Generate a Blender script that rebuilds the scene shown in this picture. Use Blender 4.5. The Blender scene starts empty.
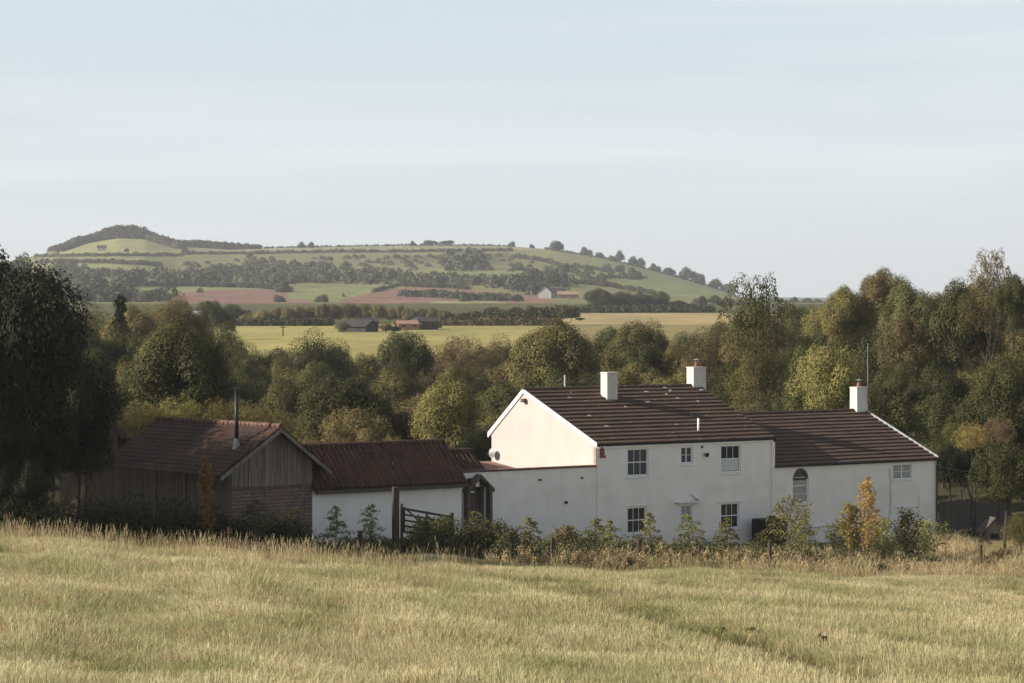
import bpy, math, random
import numpy as np
F = 3000.0; HR = 297.0; CX = 512.0          # focal length in pixels, horizon row, centre column of the 1024 px frame
scn = bpy.context.scene
COL = scn.collection
R = math.radians
rng = np.random.default_rng(7)
random.seed(7)

# ------------------------------------------------------------------ naming helpers
def tag(o, label=None, cat=None, group=None, kind=None):
    if label: o['label'] = label
    if cat: o['category'] = cat
    if group: o['group'] = group
    if kind: o['kind'] = kind
    return o
def empty(name, loc, rz=0.0):
    o = bpy.data.objects.new(name, None); COL.objects.link(o)
    o.location = loc; o.rotation_euler = (0, 0, rz); o.empty_display_size = .2
    return o
def link_mesh(name, me, mat, parent=None):
    o = bpy.data.objects.new(name, me); COL.objects.link(o)
    if mat is not None:
        if not me.materials: me.materials.append(mat)
    if parent is not None: o.parent = parent
    return o
def np_mesh(name, V, Fq, cols=None, smooth=False):
    """V (n,3), Fq (m,k) fixed size faces"""
    V = np.asarray(V, dtype=np.float32); Fq = np.asarray(Fq, dtype=np.int32)
    me = bpy.data.meshes.new(name)
    n, m, k = len(V), len(Fq), Fq.shape[1]
    me.vertices.add(n); me.vertices.foreach_set('co', V.ravel())
    me.loops.add(m*k); me.loops.foreach_set('vertex_index', Fq.ravel())
    me.polygons.add(m); me.polygons.foreach_set('loop_start', np.arange(0, m*k, k, dtype=np.int32))
    try: me.polygons.foreach_set('loop_total', np.full(m, k, dtype=np.int32))
    except Exception: pass
    if smooth: me.polygons.foreach_set('use_smooth', np.ones(m, dtype=bool))
    me.update(calc_edges=True)
    if cols is not None:
        a = me.color_attributes.new('Col', 'FLOAT_COLOR', 'POINT')
        c = np.ones((n, 4), dtype=np.float32); c[:, :3] = cols
        a.data.foreach_set('color', c.ravel())
    return me
class MB:
    """collects boxes, prisms, bars and tubes, then links them as ONE mesh object"""
    def __init__(s, off=(0, 0, 0)): s.v = []; s.f = []; s.off = off
    def add(s, vs, fs):
        n = len(s.v); s.v += [tuple(p) for p in vs]; s.f += [tuple(i+n for i in f) for f in fs]; return s
    def box(s, x0, x1, y0, y1, z0, z1):
        return s.add([(x0,y0,z0),(x1,y0,z0),(x1,y1,z0),(x0,y1,z0),(x0,y0,z1),(x1,y0,z1),(x1,y1,z1),(x0,y1,z1)],
              [(0,3,2,1),(4,5,6,7),(0,1,5,4),(1,2,6,5),(2,3,7,6),(3,0,4,7)])
    def prism_x(s, poly, x0, x1):            # poly in (y,z), counter-clockwise seen from -x or not: normals fixed later
        n = len(poly); vs = [(x0,y,z) for y,z in poly]+[(x1,y,z) for y,z in poly]
        return s.add(vs, [tuple(range(n))[::-1], tuple(range(n,2*n))]+[(i,(i+1)%n,(i+1)%n+n,i+n) for i in range(n)])
    def prism_y(s, poly, y0, y1):            # poly in (x,z)
        n = len(poly); vs = [(x,y0,z) for x,z in poly]+[(x,y1,z) for x,z in poly]
        return s.add(vs, [tuple(range(n)), tuple(range(n,2*n))[::-1]]+[(i,i+n,(i+1)%n+n,(i+1)%n) for i in range(n)])
    def tube(s, pts, r0, r1=None, k=8, cap=True):
        r1 = r0 if r1 is None else r1; pts = [np.array(p, float) for p in pts]; n0 = len(s.v); m = len(pts)
        for i, p in enumerate(pts):
            d = pts[min(i+1, m-1)]-pts[max(i-1, 0)]; d = d/(np.linalg.norm(d)+1e-9)
            u = np.cross(d, (0, 0, 1.0));
            if np.linalg.norm(u) < 1e-3: u = np.cross(d, (1.0, 0, 0))
            u /= np.linalg.norm(u); w = np.cross(d, u); r = r0+(r1-r0)*i/max(m-1, 1)
            for j in range(k):
                a = 2*math.pi*j/k; s.v.append(tuple(p+r*(math.cos(a)*u+math.sin(a)*w)))
        for i in range(m-1):
            for j in range(k):
                a = n0+i*k+j; b = n0+i*k+(j+1) % k; s.f.append((a, b, b+k, a+k))
        if cap: s.f.append(tuple(range(n0, n0+k))[::-1]); s.f.append(tuple(range(n0+(m-1)*k, n0+m*k)))
        return s
    def build(s, name, mat, parent=None, bevel=0, smooth=False, base=(0, 0, 0)):
        me = bpy.data.meshes.new(name)
        me.from_pydata([(x-base[0], y-base[1], z-base[2]) for x, y, z in s.v], [], s.f)
        import bmesh
        b = bmesh.new(); b.from_mesh(me); bmesh.ops.recalc_face_normals(b, faces=b.faces)
        if bevel:
            bmesh.ops.bevel(b, geom=[e for e in b.edges if len(e.link_faces) == 2 and e.calc_face_angle(0) > .5], offset=bevel, segments=1, affect='EDGES')
        b.to_mesh(me); b.free()
        if smooth:
            for p in me.polygons: p.use_smooth = True
        return link_mesh(name, me, mat, parent)

# ------------------------------------------------------------------ materials
def newmat(name):
    m = bpy.data.materials.new(name); m.use_nodes = True
    nt = m.node_tree; b = nt.nodes['Principled BSDF']
    return m, nt, b
def N(nt, t, **kw):
    n = nt.nodes.new(t)
    for k, v in kw.items():
        if k.startswith('i_'):
            key = k[2:]; key = int(key) if key.isdigit() else key.replace('_', ' ')
            n.inputs[key].default_value = v
        else: setattr(n, k, v)
    return n
def ramp(nt, fac, stops):
    r = nt.nodes.new('ShaderNodeValToRGB'); e = r.color_ramp.elements
    while len(e) < len(stops): e.new(.5)
    for i, (p, c) in enumerate(stops): e[i].position = p; e[i].color = (*c, 1)
    nt.links.new(fac, r.inputs[0]); return r.outputs[0]
def mixc(nt, fac, a, b, mode='MIX'):
    m = nt.nodes.new('ShaderNodeMix'); m.data_type = 'RGBA'; m.blend_type = mode
    for inp, v in ((m.inputs[0], fac), (m.inputs[6], a), (m.inputs[7], b)):
        if hasattr(v, 'is_output'): nt.links.new(v, inp)
        else: inp.default_value = v if isinstance(v, (int, float)) else (*v, 1)
    return m.outputs[2]
def noise(nt, scale, detail=4, coord='Object', sc=(1, 1, 1), rough=.55):
    tc = N(nt, 'ShaderNodeTexCoord'); mp = N(nt, 'ShaderNodeMapping'); mp.inputs['Scale'].default_value = sc
    if coord == 'World':
        g = N(nt, 'ShaderNodeNewGeometry'); nt.links.new(g.outputs['Position'], mp.inputs[0])
    else: nt.links.new(tc.outputs[coord], mp.inputs[0])
    n = N(nt, 'ShaderNodeTexNoise'); n.inputs['Scale'].default_value = scale; n.inputs['Detail'].default_value = detail
    n.inputs['Roughness'].default_value = rough
    nt.links.new(mp.outputs[0], n.inputs['Vector']); return n.outputs['Fac']
def mat_noise(name, c0, c1, scale=3, sc=(1, 1, 1), rough=.85, bump=.0, detail=5, lo=.35, hi=.65, spots=None):
    m, nt, b = newmat(name)
    f = noise(nt, scale, detail, sc=sc)
    c = ramp(nt, f, [(lo, c0), (hi, c1)])
    if spots:
        f2 = noise(nt, spots[1], 2); c = mixc(nt, ramp(nt, f2, [(spots[2], (0, 0, 0)), (spots[2]+.03, (1, 1, 1))]), c, spots[0])
    nt.links.new(c, b.inputs['Base Color']); b.inputs['Roughness'].default_value = rough
    b.inputs['Specular IOR Level'].default_value = .25
    if bump:
        bp = N(nt, 'ShaderNodeBump'); bp.inputs['Strength'].default_value = .6; bp.inputs['Distance'].default_value = bump
        nt.links.new(f, bp.inputs['Height']); nt.links.new(bp.outputs[0], b.inputs['Normal'])
    return m
def mat_leaf(name, c0, c1, c2, trans=.25):
    """leaf colour differs from leaf clump to leaf clump and from plant to plant"""
    m, nt, b = newmat(name)
    f = noise(nt, 5.0, 3, coord='Object')
    base = ramp(nt, f, [(.3, c0), (.52, c1), (.72, c2)])
    oi = N(nt, 'ShaderNodeObjectInfo')
    hs = N(nt, 'ShaderNodeHueSaturation')
    mr = N(nt, 'ShaderNodeMapRange'); mr.inputs[3].default_value = .75; mr.inputs[4].default_value = 1.25
    nt.links.new(oi.outputs['Random'], mr.inputs[0]); nt.links.new(mr.outputs[0], hs.inputs['Value'])
    nt.links.new(base, hs.inputs['Color'])
    nt.links.new(hs.outputs[0], b.inputs['Base Color']); b.inputs['Roughness'].default_value = .65
    b.inputs['Specular IOR Level'].default_value = .12
    t = N(nt, 'ShaderNodeBsdfTranslucent'); nt.links.new(hs.outputs[0], t.inputs[0])
    mx = N(nt, 'ShaderNodeMixShader'); mx.inputs[0].default_value = trans
    nt.links.new(b.outputs[0], mx.inputs[1]); nt.links.new(t.outputs[0], mx.inputs[2])
    nt.links.new(mx.outputs[0], nt.nodes['Material Output'].inputs[0])
    return m

def mat_wall(name, c, streak, dirt):
    m, nt, b = newmat(name)
    f = noise(nt, 1.0, 5, sc=(1.2, 1.2, .5)); f2 = noise(nt, .6, 5, sc=(1, 1, 1.6))
    base = ramp(nt, f, [(.3, streak), (.6, c)])
    base = mixc(nt, ramp(nt, f2, [(.5, (0, 0, 0)), (.78, (.5, .5, .5))]), base, dirt)
    nt.links.new(base, b.inputs['Base Color']); b.inputs['Roughness'].default_value = .9
    b.inputs['Specular IOR Level'].default_value = .15
    f3 = noise(nt, 9, 4)
    bp = N(nt, 'ShaderNodeBump'); bp.inputs['Strength'].default_value = .35; bp.inputs['Distance'].default_value = .02
    nt.links.new(f3, bp.inputs['Height']); nt.links.new(bp.outputs[0], b.inputs['Normal'])
    return m

def mat_tiles(name, cols, bx, bz, spot=None, spotcut=.66):
    """roof tiles: every tile its own tone, lichen spots"""
    m, nt, b = newmat(name)
    tc = N(nt, 'ShaderNodeTexCoord'); mp = N(nt, 'ShaderNodeMapping'); mp.inputs['Scale'].default_value = (1/bx, 1/bz, 0)
    nt.links.new(tc.outputs['Object'], mp.inputs[0])
    wn = N(nt, 'ShaderNodeTexWhiteNoise', noise_dimensions='3D')
    fl = N(nt, 'ShaderNodeVectorMath', operation='FLOOR'); nt.links.new(mp.outputs[0], fl.inputs[0]); nt.links.new(fl.outputs[0], wn.inputs[0])
    base = ramp(nt, wn.outputs[0], [(0, cols[0]), (.5, cols[1]), (1, cols[2])])
    f = noise(nt, .7, 5)
    base = mixc(nt, ramp(nt, f, [(.4, (0, 0, 0)), (.7, (.7, .7, .7))]), base, cols[3])
    if spot:
        f2 = noise(nt, 4.6, 3)
        base = mixc(nt, ramp(nt, f2, [(spotcut, (0, 0, 0)), (spotcut+.04, (.8, .8, .8))]), base, spot)
    nt.links.new(base, b.inputs['Base Color']); b.inputs['Roughness'].default_value = .75
    b.inputs['Specular IOR Level'].default_value = .3
    return m

M = {}
M['white'] = mat_wall('white_limewash', (.86, .825, .785), (.80, .77, .735), (.64, .61, .57))
M['cream'] = mat_wall('cream_render', (.52, .465, .435), (.49, .432, .40), (.46, .39, .35))
M['paint'] = mat_noise('white_gloss_paint', (.84, .84, .83), (.88, .88, .87), 4, rough=.4)
M['coping'] = mat_noise('coping_tile', (.10, .06, .045), (.20, .12, .09), 3, bump=.02)
M['quoin'] = mat_noise('pinkish_brick_quoin', (.28, .19, .15), (.42, .32, .26), 6, bump=.02)
M['clay'] = mat_noise('red_clay_coping', (.30, .15, .10), (.38, .22, .16), 3, bump=.02)  # red is the clay's own colour
M['tile'] = mat_tiles('brown_concrete_tile', [(.078, .048, .033), (.110, .066, .046), (.09, .056, .040), (.058, .042, .033)], .33, .48, (.42, .40, .36), .685)
M['pantile'] = mat_tiles('red_pantile', [(.090, .040, .028), (.145, .062, .040), (.06, .036, .028), (.04, .033, .026)], .25, .4, (.30, .20, .15), .68)
M['oldtile'] = mat_tiles('weathered_clay_tile', [(.062, .034, .024), (.090, .048, .033), (.05, .036, .027), (.032, .028, .022)], .25, .3, (.12, .095, .08), .68)
M['ridge'] = mat_noise('ridge_clay', (.09, .05, .038), (.17, .10, .075), 3, bump=.02)
M['board'] = mat_noise('grey_weathered_board', (.05, .043, .036), (.13, .112, .096), 1.2, sc=(7, 7, .5), bump=.01, lo=.3, hi=.7)  # tone darkened to carry the dense shade round the barn
M['board_light'] = mat_noise('pale_lit_board', (.10, .085, .07), (.26, .225, .19), 1.2, sc=(7, 7, .5), bump=.01, lo=.3, hi=.7)  # paler copy of the boards, light on the gable worked into the colour
M['beam'] = mat_noise('brown_beam', (.07, .055, .045), (.15, .12, .10), 2, sc=(3, 3, 3), bump=.01)
M['post'] = mat_noise('fence_post_wood', (.04, .03, .024), (.09, .07, .052), 3, sc=(4, 4, .7), bump=.01)
M['redpost'] = mat_noise('reddish_stake_wood', (.14, .07, .05), (.22, .11, .08), 3, sc=(4, 4, .7))
M['black'] = mat_noise('black_plastic', (.012, .012, .013), (.022, .022, .023), 3, rough=.45)
M['metal'] = mat_noise('galvanised', (.25, .26, .27), (.38, .39, .4), 5, rough=.45)
M['potred'] = mat_noise('terracotta_pot', (.20, .065, .05), (.30, .10, .075), 5)
M['chim'] = mat_wall('chimney_render', (.66, .64, .58), (.55, .52, .46), (.42, .36, .28))
M['bark'] = mat_noise('bark', (.03, .024, .019), (.08, .066, .052), 5, sc=(3, 3, .6), bump=.02)
M['stem'] = mat_noise('sapling_stem', (.12, .09, .07), (.20, .16, .12), 5, sc=(3, 3, .6))
M['dark'] = mat_noise('dark_interior', (.03, .028, .026), (.045, .042, .04), 2)
M['pane_fill'] = mat_noise('grey_pane_fill', (.30, .31, .30), (.42, .43, .41), 2, sc=(6, 1, 1))  # grey sheet toning the panes, for sky reflection the glass lacks
M['blind_or_fill'] = mat_noise('white_blind', (.55, .56, .56), (.62, .63, .62), 2, sc=(5, 1, 1))
def brickmat():
    m, nt, b = newmat('rubble_brick')
    tc = N(nt, 'ShaderNodeTexCoord'); sx = N(nt, 'ShaderNodeSeparateXYZ'); cb = N(nt, 'ShaderNodeCombineXYZ')
    nt.links.new(tc.outputs['Object'], sx.inputs[0]); nt.links.new(sx.outputs[0], cb.inputs[0]); nt.links.new(sx.outputs[2], cb.inputs[1])
    br = N(nt, 'ShaderNodeTexBrick'); nt.links.new(cb.outputs[0], br.inputs['Vector'])
    br.inputs['Scale'].default_value = 1; br.inputs['Brick Width'].default_value = .42; br.inputs['Row Height'].default_value = .17
    br.inputs['Mortar Size'].default_value = .024
    br.inputs['Color1'].default_value = (.22, .095, .065, 1); br.inputs['Color2'].default_value = (.13, .10, .08, 1)
    br.inputs['Mortar'].default_value = (.26, .23, .20, 1); br.inputs['Bias'].default_value = -.1
    f = noise(nt, 3, 4)
    c = mixc(nt, ramp(nt, f, [(.35, (.75, .75, .75)), (.65, (0, 0, 0))]), br.outputs[0], (.10, .085, .07))
    nt.links.new(c, b.inputs['Base Color']); b.inputs['Roughness'].default_value = .95
    bp = N(nt, 'ShaderNodeBump'); bp.inputs['Distance'].default_value = .035; bp.invert = True
    nt.links.new(br.outputs['Fac'], bp.inputs['Height']); nt.links.new(bp.outputs[0], b.inputs['Normal'])
    return m
M['brick'] = brickmat()
def glassmat():
    m, nt, b = newmat('window_glass')
    b.inputs['Base Color'].default_value = (.035, .04, .042, 1); b.inputs['Roughness'].default_value = .06
    b.inputs['Specular IOR Level'].default_value = .22
    return m
M['glass'] = glassmat()
M['slate'] = mat_noise('grey_slate', (.035, .033, .034), (.055, .052, .052), 1)
M['farbrick'] = mat_noise('orange_brick', (.26, .16, .115), (.32, .20, .15), .5)
M['farwhite'] = mat_noise('white_render', (.48, .48, .46), (.58, .58, .56), .5)

# ------------------------------------------------------------------ terrain height
PXS = [-300, 0, 170, 340, 512, 700, 900, 1024, 1400]
ST = {2: [-1.6]*9, 30: [-4.9]*9,
      60: [-7.8, -7.9, -8.0, -8.05, -8.1, -8.1, -8.1, -8.1, -8.1],
      85: [-8.3, -8.5, -8.65, -8.9, -9.3, -9.55, -9.7, -9.75, -9.8],
      110: [-8.8, -9.25, -9.75, -10.35, -10.9, -11.2, -11.5, -11.7, -11.8],
      130: [-10, -10.8, -11.2, -11.7, -12.05, -12.3, -12.7, -12.85, -12.9],
      145: [-12, -12.3, -12.4, -12.6, -12.75, -13.0, -13.45, -13.5, -13.6],
      175: [-12.5, -12.8, -12.8, -12.9, -13.1, -13.7, -14.1, -13.9, -13.5],
      230: [-10, -12, -14, -15, -15.5, -15, -13, -11, -8],
      300: [-8, -12, -16, -17.5, -17.5, -15, -10, -6, -2],
      400: [-8, -12, -17, -18, -18, -15, -8, -3, 2],
      520: [-7, -9, -9.5, -9.6, -9.6, -9.6, -9, -8, -7],
      900: [-6, -8, -8.4, -8.4, -8.4, -8.4, -9, -9, -9],
      1300: [-5, -6.5, -6.9, -6.9, -6.9, -6.9, -8, -8, -8]}
Y0H, Y1H = 1700.0, 3400.0
RP = [-300, 0, 30, 60, 90, 120, 145, 175, 230, 300, 450, 510, 550, 600, 640, 680, 720, 745, 790, 1400]
RR = [288, 263, 257, 249, 242, 238, 239, 246, 249.5, 247.5, 245, 246.5, 249, 257, 267, 278, 290, 298, 303, 303]
SY = sorted(ST)
def zfun(x, y):
    x = np.asarray(x, float); y = np.asarray(y, float); x, y = np.broadcast_arrays(x, y)
    yy = np.maximum(y, 2.0); px = np.clip(CX+F*x/yy, -300, 1400)
    zr = (HR-np.interp(px, RP, RR))/F*Y1H
    cols = [np.interp(px, PXS, ST[s]) for s in SY]
    z17 = np.full_like(px, -3.4)
    ys = SY+[Y0H]; cols.append(z17)
    z = cols[0].copy()
    for i in range(len(ys)-1):
        t = (yy-ys[i])/(ys[i+1]-ys[i]); mk = (t >= 0) & (t <= 1)
        ta = np.clip(t, 0, 1)
        z = np.where(mk, cols[i]*(1-ta)+cols[i+1]*ta, z)
    t = (yy-Y0H)/(Y1H-Y0H)
    th = np.clip(t, 0, 1)
    bump = 2.5*np.sin(x*.011+1.3)*np.sin(yy*.006+x*.004)*np.sin(np.pi*th)*np.clip((zr+5)/30, 0, 1)
    z = np.where(t > 0, z17+(zr-z17)*(0.65*th+0.35*th*th)+bump, z)
    tb = np.clip((yy-Y1H)/700, 0, 1)
    z = np.where(yy > Y1H, zr*(1-tb)+(-12)*tb, z)
    tc = np.clip((yy-5000)/3500, 0, 1)
    z = np.where(yy > 4100, -12+11*tc+2.5*tc*np.sin(x*.0016+2)*(tc), z)
    near = np.clip((170-yy)/40, 0, 1)*np.clip((yy-15)/30, 0, 1)
    z = z+near*(.10*np.sin(x*.55+yy*.21)+.08*np.sin(x*.23-yy*.4+1)+.05*np.sin(x*1.1+yy*.9))
    # the old track bank crossing the meadow
    return z
def zg(x, y): return float(zfun(x, y))
def P(px, row, Y): return ((px-CX)/F*Y, Y, (HR-row)/F*Y)
def proj(x, y, z): return CX+F*x/y, HR-F*z/y
def XY(px, Y): return (px-CX)/F*Y
def surfpt(px, row, y0, y1, n=900):
    ys = np.linspace(y0, y1, n); xs = (px-CX)/F*ys; zz = zfun(xs, ys); rw = HR-F*zz/ys
    i = int(np.argmin(np.abs(rw-row))); return xs[i], ys[i], zz[i]

def inpoly(px, py, poly):
    px = np.asarray(px); py = np.asarray(py); r = np.zeros(px.shape, bool); n = len(poly)
    for i in range(n):
        x0, y0 = poly[i]; x1, y1 = poly[(i+1) % n]
        c = ((y0 > py) != (y1 > py)) & (px < (x1-x0)*(py-y0)/((y1-y0) if y1 != y0 else 1e-9)+x0)
        r ^= c
    return r
def polydist(px, py, line):
    d = np.full(np.shape(px), 1e9)
    for (x0, y0), (x1, y1) in zip(line[:-1], line[1:]):
        L = (x1-x0)**2+(y1-y0)**2; t = np.clip(((px-x0)*(x1-x0)+(py-y0)*(y1-y0))/L, 0, 1)
        d = np.minimum(d, np.hypot(px-x0-t*(x1-x0), py-y0-t*(y1-y0)))
    return d

# ------------------------------------------------------------------ ground sheet, one mesh out to the horizon
TRACK = [(455, 566), (500, 585), (560, 606), (640, 626), (740, 650), (800, 668), (880, 700)]
def build_ground():
    us = np.concatenate([np.linspace(-900, -60, 50), np.arange(-52, 1080, 3.0), np.linspace(1090, 1900, 50)])
    ys = np.concatenate([[-30, -10, 0], np.geomspace(2, 60, 30), np.linspace(61, 185, 140), np.geomspace(187, 520, 60),
                         np.geomspace(525, 1690, 70), np.linspace(1700, 3500, 240), np.geomspace(3550, 9000, 30)])
    U, Y = np.meshgrid(us, ys)
    X = (U-CX)/F*np.maximum(Y, 160.0)
    Z = zfun(X, Y); Z[Y < 2] = -1.6
    px = CX+F*X/np.maximum(Y, 1); row = HR-F*Z/np.maximum(Y, 1)
    C = np.zeros(X.shape+(3,)); C[:] = (.10, .10, .045)
    def setc(mask, c): C[mask] = c
    setc(Y < 175, (.27, .24, .10))
    setc((Y >= 175) & (Y < 470), (.05, .05, .025))
    mid = (Y >= 470) & (Y < 1680)
    setc(mid, (.085, .09, .035))
    setc((Y >= 470) & (Y < 915) & (px < 545), (.33, .29, .11))
    setc((Y >= 470) & (Y < 915) & (px >= 545), (.24, .20, .09))
    setc((Y >= 915) & (Y < 1310) & (px >= 545), (.36, .28, .14))
    hill = (Y >= 1680) & (Y < 3560)
    setc(hill, (.185, .18, .085))
    def poly(p, c): setc(hill & inpoly(px, row, p), c)
    G1 = (.20, .22, .095); G2 = (.26, .255, .12); G3 = (.13, .15, .06); RED = (.22, .13, .10); TAN = (.32, .25, .17); SC = (.13, .125, .065)
    poly([(60, 252), (80, 244), (100, 240), (120, 236), (145, 237), (165, 245), (180, 249), (185, 255), (60, 255)], G2)
    poly([(180, 249), (256, 246), (512, 243), (512, 250), (330, 251.5), (256, 252.5), (185, 254.5)], (.24, .235, .13))
    poly([(38, 258.5), (175, 258), (175, 262), (110, 261.5), (38, 262)], G1)
    poly([(45, 264.5), (110, 264), (165, 270), (165, 277), (110, 273), (60, 270)], G1)
    poly([(60, 288), (78, 287), (112, 297), (112, 304), (60, 304)], (.20, .21, .09))
    poly([(140, 288), (205, 286), (256, 288), (256, 291), (190, 292), (150, 298)], G1)
    poly([(176, 293), (210, 290), (262, 289), (290, 292), (312, 300), (312, 304), (176, 304)], RED)
    poly([(288, 290), (330, 286), (390, 285), (384, 291), (350, 297), (340, 301), (290, 299)], G1)
    poly([(335, 304), (345, 298), (385, 290), (420, 287), (470, 290), (540, 296), (560, 303), (335, 304)], RED)
    poly([(428, 304), (432, 301), (492, 301), (520, 305), (420, 305)], G2)
    poly([(455, 275), (470, 272), (512, 270), (560, 274), (560, 283), (470, 279)], G1)
    poly([(425, 270), (440, 268), (450, 272), (440, 275)], G1)
    poly([(512, 246), (560, 247), (600, 256), (650, 270), (720, 291), (740, 298), (690, 299), (640, 282), (590, 268), (512, 256)], (.21, .215, .10))
    poly([(500, 271), (560, 272), (590, 283), (596, 287), (512, 283)], G1)
    poly([(605, 285), (650, 278), (690, 284), (738, 297), (690, 298), (655, 293)], G1)
    poly([(512, 243), (545, 245), (562, 248.5), (540, 250), (512, 249)], TAN)
    poly([(395, 256), (512, 253), (512, 262), (450, 263), (395, 261)], SC)
    far = Y >= 3560
    setc(far, (.10, .12, .07))
    tr = (Y > 60) & (Y < 140) & (polydist(px, row, TRACK) < 3+(row-560)*.05)
    setc(tr, (.42, .37, .19))
    k = (rng.random(X.shape)-.5)[..., None]*.06
    C = C*(1+k)
    h, w = X.shape
    V = np.stack([X, Y, Z], -1).reshape(-1, 3)
    idx = np.arange(h*w).reshape(h, w)
    Q = np.stack([idx[:-1, :-1], idx[:-1, 1:], idx[1:, 1:], idx[1:, :-1]], -1).reshape(-1, 4)
    me = np_mesh('ground', V, Q, C.reshape(-1, 3), smooth=True)
    m, nt, b = newmat('ground_soil_and_grass')
    at = N(nt, 'ShaderNodeAttribute', attribute_name='Col')
    f = noise(nt, 1.6, 6, coord='World'); f2 = noise(nt, .035, 5, coord='World', sc=(1, .4, 1)); f3 = noise(nt, .25, 4, coord='World', sc=(1, .25, 1))
    c = mixc(nt, 1.0, at.outputs['Color'], ramp(nt, f, [(.3, (.75, .75, .75)), (.7, (1.2, 1.2, 1.2))]), 'MULTIPLY')
    c = mixc(nt, 1.0, c, ramp(nt, f2, [(.35, (.80, .82, .85)), (.65, (1.12, 1.1, 1.05))]), 'MULTIPLY')
    c = mixc(nt, 1.0, c, ramp(nt, f3, [(.35, (.85, .87, .85)), (.65, (1.1, 1.1, 1.1))]), 'MULTIPLY')
    nt.links.new(c, b.inputs['Base Color']); b.inputs['Roughness'].default_value = 1; b.inputs['Specular IOR Level'].default_value = .05
    o = link_mesh('ground', me, m); tag(o, kind='structure')
build_ground()

# ------------------------------------------------------------------ camera, sun, sky, haze
cam = bpy.data.cameras.new('camera'); co = bpy.data.objects.new('camera', cam); COL.objects.link(co)
cam.sensor_width = 36; cam.lens = 36*F/1024; cam.clip_start = .5; cam.clip_end = 30000
co.location = (0, 0, 0); co.rotation_euler = (math.pi/2-math.atan((341.5-HR)/F), 0, 0)
scn.camera = co
EL, AZ = 26.0, 8.0                  # sun height, and how far it stands behind the camera's left
sd = np.array([-math.cos(R(EL))*math.cos(R(AZ)), -math.cos(R(EL))*math.sin(R(AZ)), math.sin(R(EL))])
from mathutils import Vector
sl = bpy.data.lights.new('sun', 'SUN'); sl.energy = 5.0; sl.angle = R(.55); sl.color = (1.0, .90, .78)
so = bpy.data.objects.new('sun', sl); COL.objects.link(so)
so.rotation_euler = Vector(sd).to_track_quat('Z', 'Y').to_euler(); so.location = (-60, -20, 60)
w = bpy.data.worlds.new('World'); scn.world = w; w.use_nodes = True; nt = w.node_tree
bg = nt.nodes['Background']; sky = nt.nodes.new('ShaderNodeTexSky'); sky.sky_type = 'NISHITA'; sky.sun_disc = False
sky.sun_elevation = R(EL); sky.sun_rotation = math.atan2(sd[0], sd[1]); sky.air_density = 1.0; sky.dust_density = 1.5; sky.ozone_density = 1.5
tc = nt.nodes.new('ShaderNodeTexCoord'); mp = nt.nodes.new('ShaderNodeMapping'); mp.inputs['Scale'].default_value = (1.1, 1.1, 17); mp.inputs['Rotation'].default_value = (0, .06, 0)
nt.links.new(tc.outputs['Generated'], mp.inputs[0])
ns = nt.nodes.new('ShaderNodeTexNoise'); ns.inputs['Scale'].default_value = 2.2; ns.inputs['Detail'].default_value = 7; ns.inputs['Distortion'].default_value = .6
nt.links.new(mp.outputs[0], ns.inputs['Vector'])
cl = ramp(nt, ns.outputs['Fac'], [(.46, (.0, .0, .0)), (.76, (.42, .42, .42))])
sxyz = nt.nodes.new('ShaderNodeSeparateXYZ'); nt.links.new(tc.outputs['Generated'], sxyz.inputs[0])
vf = ramp(nt, sxyz.outputs[2], [(0, (.86, .86, .86)), (.10, (.80, .80, .80)), (.20, (.28, .28, .28)), (.4, (.04, .04, .04))])
vc = ramp(nt, sxyz.outputs[2], [(0, (.80, .845, .865)), (.09, (.68, .785, .86))])   # milky near the horizon, bluer above
vs_ = nt.nodes.new('ShaderNodeVectorMath'); vs_.operation = 'SCALE'; vs_.inputs[3].default_value = 7.2; nt.links.new(vc, vs_.inputs[0])
hsv = nt.nodes.new('ShaderNodeHueSaturation'); hsv.inputs['Saturation'].default_value = .62; hsv.inputs['Value'].default_value = .70
nt.links.new(sky.outputs[0], hsv.inputs['Color'])
veil = mixc(nt, vf, hsv.outputs[0], vs_.outputs[0])
veil = mixc(nt, cl, veil, (6.9, 6.9, 6.9))                 # thin high cirrus
nt.links.new(veil, bg.inputs[0]); bg.inputs[1].default_value = .097
scn.view_settings.view_transform = 'Standard'; scn.view_settings.look = 'None'; scn.view_settings.exposure = .62; scn.view_settings.gamma = 1
scn.view_settings.use_curve_mapping = False
cy = scn.cycles; cy.max_bounces = 5; cy.diffuse_bounces = 2; cy.glossy_bounces = 2; cy.transmission_bounces = 3; cy.volume_bounces = 0
cy.transparent_max_bounces = 4; cy.use_denoising = True; cy.caustics_reflective = False; cy.caustics_refractive = False
cy.use_adaptive_sampling = True; cy.adaptive_threshold = .008; cy.sample_clamp_indirect = 4
try: cy.denoiser = 'OPENIMAGEDENOISE'; cy.denoising_prefilter = 'ACCURATE'
except Exception: pass
def haze():
    m = bpy.data.materials.new('haze_air'); m.use_nodes = True; nt = m.node_tree; nt.nodes.remove(nt.nodes['Principled BSDF'])
    v = nt.nodes.new('ShaderNodeVolumePrincipled'); v.inputs['Color'].default_value = (.91, .955, 1.0, 1); v.inputs['Density'].default_value = .000078
    v.inputs['Anisotropy'].default_value = .2
    nt.links.new(v.outputs[0], nt.nodes['Material Output'].inputs['Volume'])
    b = MB().box(-5200, 5200, -60, 9200, -19.5, 104)
    o = b.build('haze', m); tag(o, 'pale blue afternoon haze filling the valley air out to the far hill', 'haze', kind='stuff')
    cy.volume_step_rate = 4; cy.volume_max_steps = 64
haze()
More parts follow.
